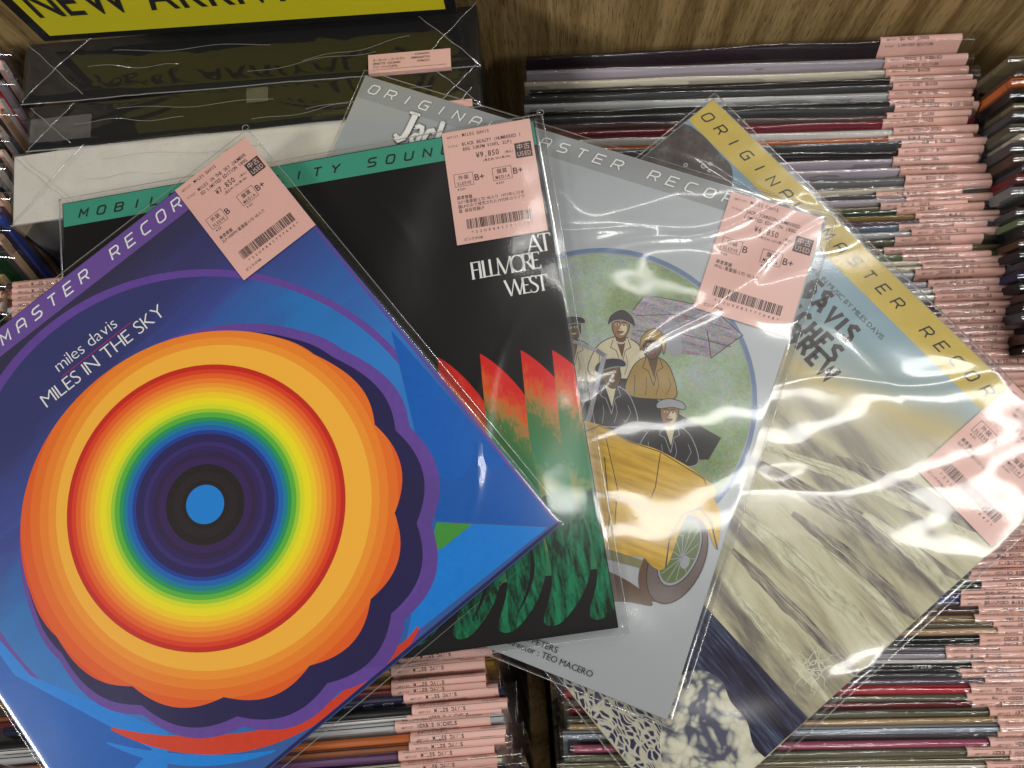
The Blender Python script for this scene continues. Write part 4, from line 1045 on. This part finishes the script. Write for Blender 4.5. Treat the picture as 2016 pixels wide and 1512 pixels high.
ROWS += [(1915, 1106, 'dark grey', 'ALABASTER DEPLUME', -.03, .004), (1909, 1127, 'grey', 'HOWARD ROBERTS', -.025, .003), (1905, 1139, 'olive', 'STAN GETZ', -.025, .0025), (1928, 1149, 'dark green', 'STAN GETZ', -.025, .003), (1938, 1158, 'grey', 'BUD POWELL', -.02, .0025),
         (1890, 1165, 'navy', 'BUD POWELL', -.02, .0025), (1888, 1174, 'blue', 'BRANFORD MARSALIS', -.02, .0025), (1888, 1184, 'slate', 'BRANFORD MARSALIS', -.02, .003), (1925, 1197, 'brown', 'STAN GETZ', -.015, .005), (1917, 1216, 'tan', 'JIMMY SMITH', -.01, .0035),
         (1953, 1227, 'olive', 'WES MONTGOMERY', -.015, .0025), (1960, 1240, 'peach', 'WES MONTGOMERY', -.015, .0035), (1925, 1255, 'black', 'OSCAR PETERSON', -.015, .004), (1927, 1266, 'black', 'OSCAR PETERSON', -.02, .0025), (1862, 1276, 'grey', 'BILL EVANS', -.012, .0025),
         (1862, 1288, 'lilac grey', 'BILL EVANS', -.012, .0035), (1935, 1299, 'off-white', 'BILL EVANS', -.008, .0025), (1910, 1309, 'black', 'BUD POWELL', -.008, .003), (1888, 1318, 'black', 'BUD POWELL', -.008, .0025), (1893, 1328, 'dark grey', 'PHIL WOODS', -.012, .0025),
         (1938, 1338, 'mauve', 'PHIL WOODS', -.015, .0035), (1908, 1354, 'red', 'PHIL WOODS', -.008, .005), (1900, 1370, 'olive grey', 'PHIL WOODS', -.015, .003), (1912, 1382, 'dark red', 'ART PEPPER', -.015, .0035), (1945, 1399, 'olive grey', 'ART PEPPER', -.02, .004),
         (1960, 1414, 'tan', 'ART PEPPER', -.018, .003), (1965, 1430, 'steel blue', 'CHICK COREA', -.018, .0045), (1962, 1444, 'dark grey', 'CHICK COREA', -.01, .0025), (1945, 1460, 'dusty pink', 'HERBIE HANCOCK', -.015, .004), (1900, 1477, 'olive grey', 'HERBIE HANCOCK', -.018, .0035),
         (1985, 1490, 'olive', 'HERBIE HANCOCK', -.02, .0035), (1938, 1505, 'cream', 'HERBIE HANCOCK', -.018, .003), (1950, 1520, 'dark grey', 'HERBIE HANCOCK', -.018, .004), (1950, 1540, 'red', 'HERBIE HANCOCK', -.018, .004), (1950, 1558, 'black', 'HERBIE HANCOCK', -.018, .004)]
rr3 = random.Random(11)
prev = None
for i, (px, py, cn, nm, sl_, t) in enumerate(ROWS):
    p = rowpos(px, py, zR); yaw = rowslope(0, sl_, px, py, zR)
    fr = max(0, min(1, (py - 100) / 1350.)); xl = .0075 + fr * .020 + rr3.uniform(-.003, .003)
    if py > 1330: xl += rr3.uniform(0, .005)
    tag_at = (p[0] - xl) / math.cos(yaw)
    mx_ = xl + S / 2 * math.cos(yaw); my_ = p[1] + (mx_ - p[0]) * math.tan(yaw)
    lab = (f"{cn} record, {ordinal(i + 1)} from the right bin's back" if i < 52 else f"{cn} record, {ordinal(len(ROWS) - i)} from the right bin's front") + (f", after a {prev} one" if prev else "")
    tag_at = min(tag_at, S - .03)
    standing((mx_, my_, zR(my_) + rr3.uniform(-.001, .001)), yaw, math.radians(28 + rr3.uniform(-.6, .6)), t, cn, lab, 'records standing in the right bin', tag_at, nm)
    if (px, py) == (1910, 1309):
        f = Flat(); text(f, '57278', 0, 0, .0030, M['white'], 0, gap=.1)
        c_ = [c for c in COL.objects if c.parent and c.parent.get('label') == lab and c.name.startswith('card')][0]
        link('spine_number', mesh_from('spine_number', [(v[0] + .050, -.0012 + v[1] * .7 - .0006, .00012) for v in f.V], f.F, f.mats, f.MI), c_)
    prev = cn

# left bin, front part: rows slope a little upwards to the right
zL = lambda y: -.022
LR = [(790, 1262, 'dark grey', 'MILES DAVIS', .004), (785, 1292, 'gold', 'MILES DAVIS', .0035), (770, 1318, 'gold', 'MILES DAVIS', .005), (772, 1347, 'copper', 'MILES DAVIS', .0035), (772, 1358, 'dark red', 'MILES DAVIS', .0035), (795, 1372, 'navy', 'MILES DAVIS', .0045),
      (812, 1397, 'black', 'MILES DAVIS', .0045), (800, 1412, 'off-white', 'HERBIE NICHOLS', .0025), (778, 1428, 'pale grey', 'HERBIE NICHOLS', .0045), (808, 1452, 'orange', 'MILES DAVIS', .0045), (806, 1468, 'copper', 'MILES DAVIS', .004),
      (785, 1486, 'purple', 'MILES DAVIS', .005), (790, 1508, 'cream', 'MILES DAVIS', .004), (790, 1528, 'black', 'MILES DAVIS', .004), (790, 1546, 'off-white', 'MILES DAVIS', .004)]
ML = []
y = 660
while y < 1255: ML.append((780, y, rr3.choice(['black', 'grey', 'navy', 'tan', 'mauve']), 'MILES DAVIS', .0035)); y += rr3.uniform(26, 34)
prev = None
for i, (px, py, cn, nm, t) in enumerate(ML + LR):
    p = rowpos(px, py, zL); yaw = rowslope(0, -.085, px, py, zL)
    right = at(985 if py > 1360 else 965, py - 15, -.022)[0] + rr3.uniform(-.004, .003)
    xl = right - S * math.cos(yaw); mx_ = xl + S / 2 * math.cos(yaw); my_ = p[1] + (mx_ - p[0]) * math.tan(yaw)
    lab = f"{cn} record, {ordinal(len(ML + LR) - i)} from the left bin's front" + (f", after a {prev} one" if prev else "")
    t_ = standing((mx_, my_, -.022 + rr3.uniform(-.001, .001)), yaw, math.radians(27), t, cn, lab, 'records standing in the left bin', (p[0] - xl) / math.cos(yaw), nm)
    if cn == 'navy' and (px, py) == (795, 1372):
        f = Flat(); band_text(f, 'ORIGINAL MASTER RECORDING', .011, 0, .0032, .0056, .0122, M['white'], 0, .0006, .5)
        me = mesh_from('lettering', [(v[0] - S / 2, -t / 2 - .0001, -.0045 + v[1]) for v in f.V], f.F, f.mats, f.MI)
        link('lettering', me, [c for c in t_.children if c.name.startswith('card')][0])
    prev = cn
# a handful behind the rainbow sleeve whose tags sit at their left end
prev = None
for i, (py, cn) in enumerate(((556, 'brown'), (568, 'dusty pink'), (580, 'tan'), (592, 'dark red'), (605, 'off-white'), (617, 'brown'), (629, 'mauve'))):
    p = at(14, py + 4, -.012); yaw = math.radians(3.0)
    lab = f"{cn} record tagged at its left end, {ordinal(i + 1)} of the bunch beside the violet band"
    standing((p[0] + S / 2, p[1] + S / 2 * math.tan(yaw), -.012), yaw, math.radians(20), .0035, cn, lab, 'small bunch of records by the violet band', .004, 'MILES DAVIS')
# far left column: only the right-hand ends show
cols = ['mauve', 'off-white', 'black', 'lilac grey', 'red', 'pale grey', 'peach', 'dark grey', 'pale grey', 'black', 'cream', 'dark grey', 'off-white', 'grey', 'black', 'peach', 'mauve', 'blue', 'navy', 'peach', 'dark grey', 'dark green', 'dark green', 'tan', 'black', 'peach', 'cream', 'black', 'dark green', 'black']
prev = None
for i, cn in enumerate(cols):
    py = 92 + i * 19; p = at(8 + rr3.uniform(-7, 5), py, -.012); tg = S - .058 if cn in ('off-white', 'peach', 'pale grey', 'cream') else None
    standing((p[0] - S / 2 - .002, p[1], -.012 + rr3.uniform(-.002, .002)), math.radians(-1.5), math.radians(24), rr3.choice((.003, .004, .0045)), cn,
             f"{cn} record, {ordinal(i + 1)} from the far left column's back" + (f", after a {prev} one" if prev else ""), 'records in the far left column', tg, 'MILES DAVIS', cov=(i % 3 == 0), prn=False); prev = cn
# far right column
cols = ['olive', 'brown', 'orange', 'black', 'olive', 'dark grey', 'olive grey', 'cream', 'dark grey', 'brown', 'dark grey', 'dark red', 'grey', 'black', 'dark grey', 'sage', 'black', 'brown', 'black', 'dark grey', 'navy', 'black', 'brown', 'black', 'dark grey', 'black', 'brown', 'black']
prev = None
for i, cn in enumerate(cols):
    py = 112 + i * 21; p = at(1990 + 14 * (i % 3 == 1) - 6 * (i % 4 == 0) + i * 1.2, py, -.015)
    standing((p[0] + S / 2, p[1], -.015 + rr3.uniform(-.003, .003)), math.radians(1), math.radians(-7), rr3.choice((.004, .005, .006)), cn,
             f"{cn} record, {ordinal(i + 1)} from the far right column's back" + (f", after a {prev} one" if prev else ""), 'records in the far right column', None); prev = cn

# ------------------------------------------------------------------ shrink-wrapped box sets
k = N('speckled_card'); o_ = k.obj(); e1 = k.noise(o_, 520, 3, .7); e2 = k.noise(o_, 60, 4, .6)
sc_ = k.mix(k.math('MULTIPLY', k.math('GREATER_THAN', e1, .65), .45), k.ramp(e2, [(.3, (.58, .55, .485)), (.7, (.64, .61, .55))]), (.28, .25, .21))
M['speck'] = k.done(sc_, .5, bump=e1, bstr=.1, bdist=.0002)
M['blackbox'] = paper('black_box_board', (.010, .010, .011), .35, .3)


def shear(me, k_):
    for v in me.vertices: v.co.y += min(0.0, v.co.z) * k_
    me.update()


def box_set(lab, fl, fr, bl, lean, mat, seed, tags=None, tapes=(), mark=False):
    """fl, fr: front top corners (pixels), bl: back-left top corner"""
    a = at(*fl, 0); b = at(*fr, 0); c = at(*bl, 0)
    w_ = float(np.linalg.norm(b - a)); yaw = math.atan2(b[1] - a[1], b[0] - a[0])
    nrm = np.array([-math.sin(yaw), math.cos(yaw), 0]); d = float((c - a).dot(nrm)) * math.cos(lean)
    rot = Matrix.Rotation(yaw, 3, 'Z') @ Matrix.Rotation(-lean * .2, 3, 'X')
    th = thing('box_set', lab, 'box set', tuple(a), rot, 'shrink-wrapped box sets standing in the left bin')
    body = link('box_body', bevel_box('box_body', 0, w_, 0, d, -.315, 0, .0007, 2, [mat]), th)
    # wrap: top sheet with folds running in from the ends, front and side sheets
    r = random.Random(seed); nx, ny = 130, 22; X, Y = np.meshgrid(np.linspace(-.0012, w_ + .0012, nx), np.linspace(-.0008, d + .0008, ny))
    fn = waves(seed, .03, .2, .05, 14, 1.5, .35)
    Z = fn(X, Y); Z = (Z - Z.min()) * .8 + .0004
    for ex_, sg in ((0, 1), (w_, -1)):
        q = sg * (X - ex_) - (d - Y) * 1.0; Z = Z + .0009 * np.exp(-np.abs(q) / .0012) * (np.abs(X - ex_) < d * 1.1)
        q = sg * (X - ex_) - Y * 1.0; Z = Z + .0006 * np.exp(-np.abs(q) / .0010) * (np.abs(X - ex_) < d * 1.0)
    for q_ in range(6):
        cx0 = r.uniform(.02, w_ - .02); cy0 = r.uniform(.1, .9) * d; an = r.gauss(0, .25); ln = r.uniform(.02, .06)
        a_ = (X - cx0) * math.cos(an) + (Y - cy0) * math.sin(an); b_ = -(X - cx0) * math.sin(an) + (Y - cy0) * math.cos(an) + .002 * np.sin(a_ * 60 + q_)
        Z = Z + .0007 * np.exp(-np.abs(b_) / .0012) * np.exp(-(a_ / ln) ** 2)
    ed = np.minimum(np.minimum(X + .0012, w_ + .0012 - X), np.minimum(Y + .0008, d + .0008 - Y)); Z = Z * np.clip(ed / .003, 0, 1) + .0002
    V = [(float(a_), float(b_), float(c_)) for a_, b_, c_ in zip(X.ravel(), Y.ravel(), Z.ravel())]
    F = [(j * nx + i, j * nx + i + 1, (j + 1) * nx + i + 1, (j + 1) * nx + i) for j in range(ny - 1) for i in range(nx - 1)]
    k0 = len(V); v, f_ = box_geo(-.0012, w_ + .0012, -.0008, d + .0008, -.316, .0002); V += v; F += [tuple(i + k0 for i in q) for q in (f_[2], f_[3], f_[4], f_[5])]
    wr = link('shrink_wrap', mesh_from('shrink_wrap', V, F, [M['wrap']], None, True), th)
    P = [(x, -.001 + r.gauss(0, .0001), .0003 + .0004 * math.sin(x * 60 + seed)) for x in np.linspace(-.0012, w_ + .0012, 40)]
    v, f_ = tube_geo(P, .00042, 5); link('wrap_edge', mesh_from('wrap_edge', v, f_, [M['edge']], None, True), wr)
    V2, F2 = [], []
    folds = [((0, 0), (d, d)), ((0, d), (d * .95, .002)), ((w_, 0), (w_ - d, d)), ((w_, d), (w_ - d * .9, .003)), ((d, d * .5), (w_ * .35, d * .42)), ((w_ - d, d * .55), (w_ * .62, d * .3)), ((w_ * .2, d * .75), (w_ * .55, d * .62)), ((w_ * .5, d * .2), (w_ * .78, d * .34))]
    for q_, (a_, b_) in enumerate(folds):
        n_ = 26; P = []
        for u_ in np.linspace(0, 1, n_):
            wv = .0022 * math.sin(u_ * 7 + seed + q_) * math.sin(u_ * math.pi) if q_ > 3 else .0004 * math.sin(u_ * 19 + seed)
            xx_ = a_[0] + (b_[0] - a_[0]) * u_; yy2 = a_[1] + (b_[1] - a_[1]) * u_ + wv
            ix = int(np.clip((xx_ + .0012) / (w_ + .0024) * (nx - 1), 0, nx - 1)); iy = int(np.clip((yy2 + .0008) / (d + .0016) * (ny - 1), 0, ny - 1))
            P.append((xx_, yy2, float(Z[iy, ix]) + .00005))
        v, f_ = tube_geo(P, .00030 if q_ < 4 else .00018, 5); k1 = len(V2); V2 += list(v); F2 += [tuple(i + k1 for i in q) for q in f_]
    link('fold_glints', mesh_from('fold_glints', V2, F2, [M['edge']], None, True), wr)['kind'] = 'stuff'  # added whitish tubes stand in for glints along the wrap's folds
    for (x0_, x1_, y0_, y1_) in tapes:
        v = [(x0_, y0_, .0024), (x1_, y0_, .0024), (x1_, y1_, .0022), (x0_, y1_, .0022)]
        link('clear_tape', mesh_from('clear_tape', v, [(0, 1, 2, 3)], [M['tape']]), th)
    if mark:
        f = Flat(); f.poly([(.052 + .020 * math.cos(t), -.046 + .024 * math.sin(t)) for t in np.linspace(0, 6.28, 30, endpoint=False)], M['ink'])
        me = mesh_from('printed_mark', [(v_[0], -.0003 + .15 * v_[1], v_[1]) for v_ in f.V], f.F, f.mats, f.MI); link('printed_mark', me, body)
    shear(body.data, .15); shear(wr.data, .15)
    if tags:
        (tx, ty, tw, td, front) = tags
        V = [(tx, -.0030, -.012), (tx + tw, -.0030, -.012), (tx + tw, -.0012, .0025), (tx, -.0012, .0025), (tx + tw, td, .0030), (tx, td, .0030)]; F = [(0, 1, 2, 3), (3, 2, 4, 5)]
        tg = link('price_tag', mesh_from('price_tag', V, F, [M['pink']]), th)
        f = Flat(); I = M['ink']; z = .0031
        if td > .01:
            for s_, yy, h_, m_ in (('オーネット・コールマン', .0066, .0016, .0010), ('ORNETTE COLEMAN', .0040, .0016, .00125), ('フリージャズ(073)', .0014, .0016, .0010)): text(f, s_, tx + .003, ty + yy, h_, I, z, mono=m_)
            for s_, yy in (('03606002', .0090), ('0880660754', .0064), ('3586531', .0038)): text(f, s_, tx + tw - .014, ty + yy, .0016, I, z, mono=.0013, align='R')
            f.rect(tx + .003, ty + .0001, tx + tw - .003, ty + .0003, I, z)
            n1 = len(f.V); text(f, 'ARTIST: ORNETTE COLEMAN', tx + .003, -.0050, .0024, I, 0, mono=.0018)
            f.V = f.V[:n1] + [(v_[0], -.0016 + .15 * v_[1], v_[1]) for v_ in f.V[n1:]]
            f.build('tag_print', tg)
    return th, w_, d


box_set('black shrink-wrapped box set with pink price tag, rearmost of three', (45, 204), (944, 128), (60, 84), math.radians(8), M['blackbox'], 3, tags=(.243, .0006, .056, .0125, 0))
box_set('black shrink-wrapped box set with strips of clear tape, middle of three', (56, 297), (948, 208), (60, 212), math.radians(8), M['blackbox'], 8, tags=(.262, .0, .044, .004, 0), tapes=((.002, .045, .004, .022), (.153, .168, .018, .029)))
box_set('speckled off-white shrink-wrapped box set with black printed mark, front one of three', (25, 443), (946, 312), (38, 303), math.radians(8), M['speck'], 13, mark=True)

# ------------------------------------------------------------------ yellow sign behind the boxes
a = at(98, 70, .012); b = at(880, 17, .012); yaw = math.atan2(b[1] - a[1], b[0] - a[0]); w_ = float(np.linalg.norm(b - a))
sg = thing('shelf_sign', 'yellow new arrivals sign with black border standing behind the black box set', 'sign', tuple(a), Matrix.Rotation(yaw, 3, 'Z'))
link('sign_board', bevel_box('sign_board', -.008, w_ + .006, 0, .003, -.006, .11, .0004, 1, [M['black_gloss']]), sg)
f = Flat(); f.rect(.0, 0, w_ - .001, .098, M['yellow_sign'], 0)
text(f, 'NEW ARRIVALS フリージャズ', .006, .019, .027, M['ink'], .0002, gap=.07, bold=.014, xs=.74)
me = mesh_from('sign_print', [(v[0], -.0002 - v[2], v[1]) for v in f.V], f.F, f.mats, f.MI); link('sign_print', me, sg)
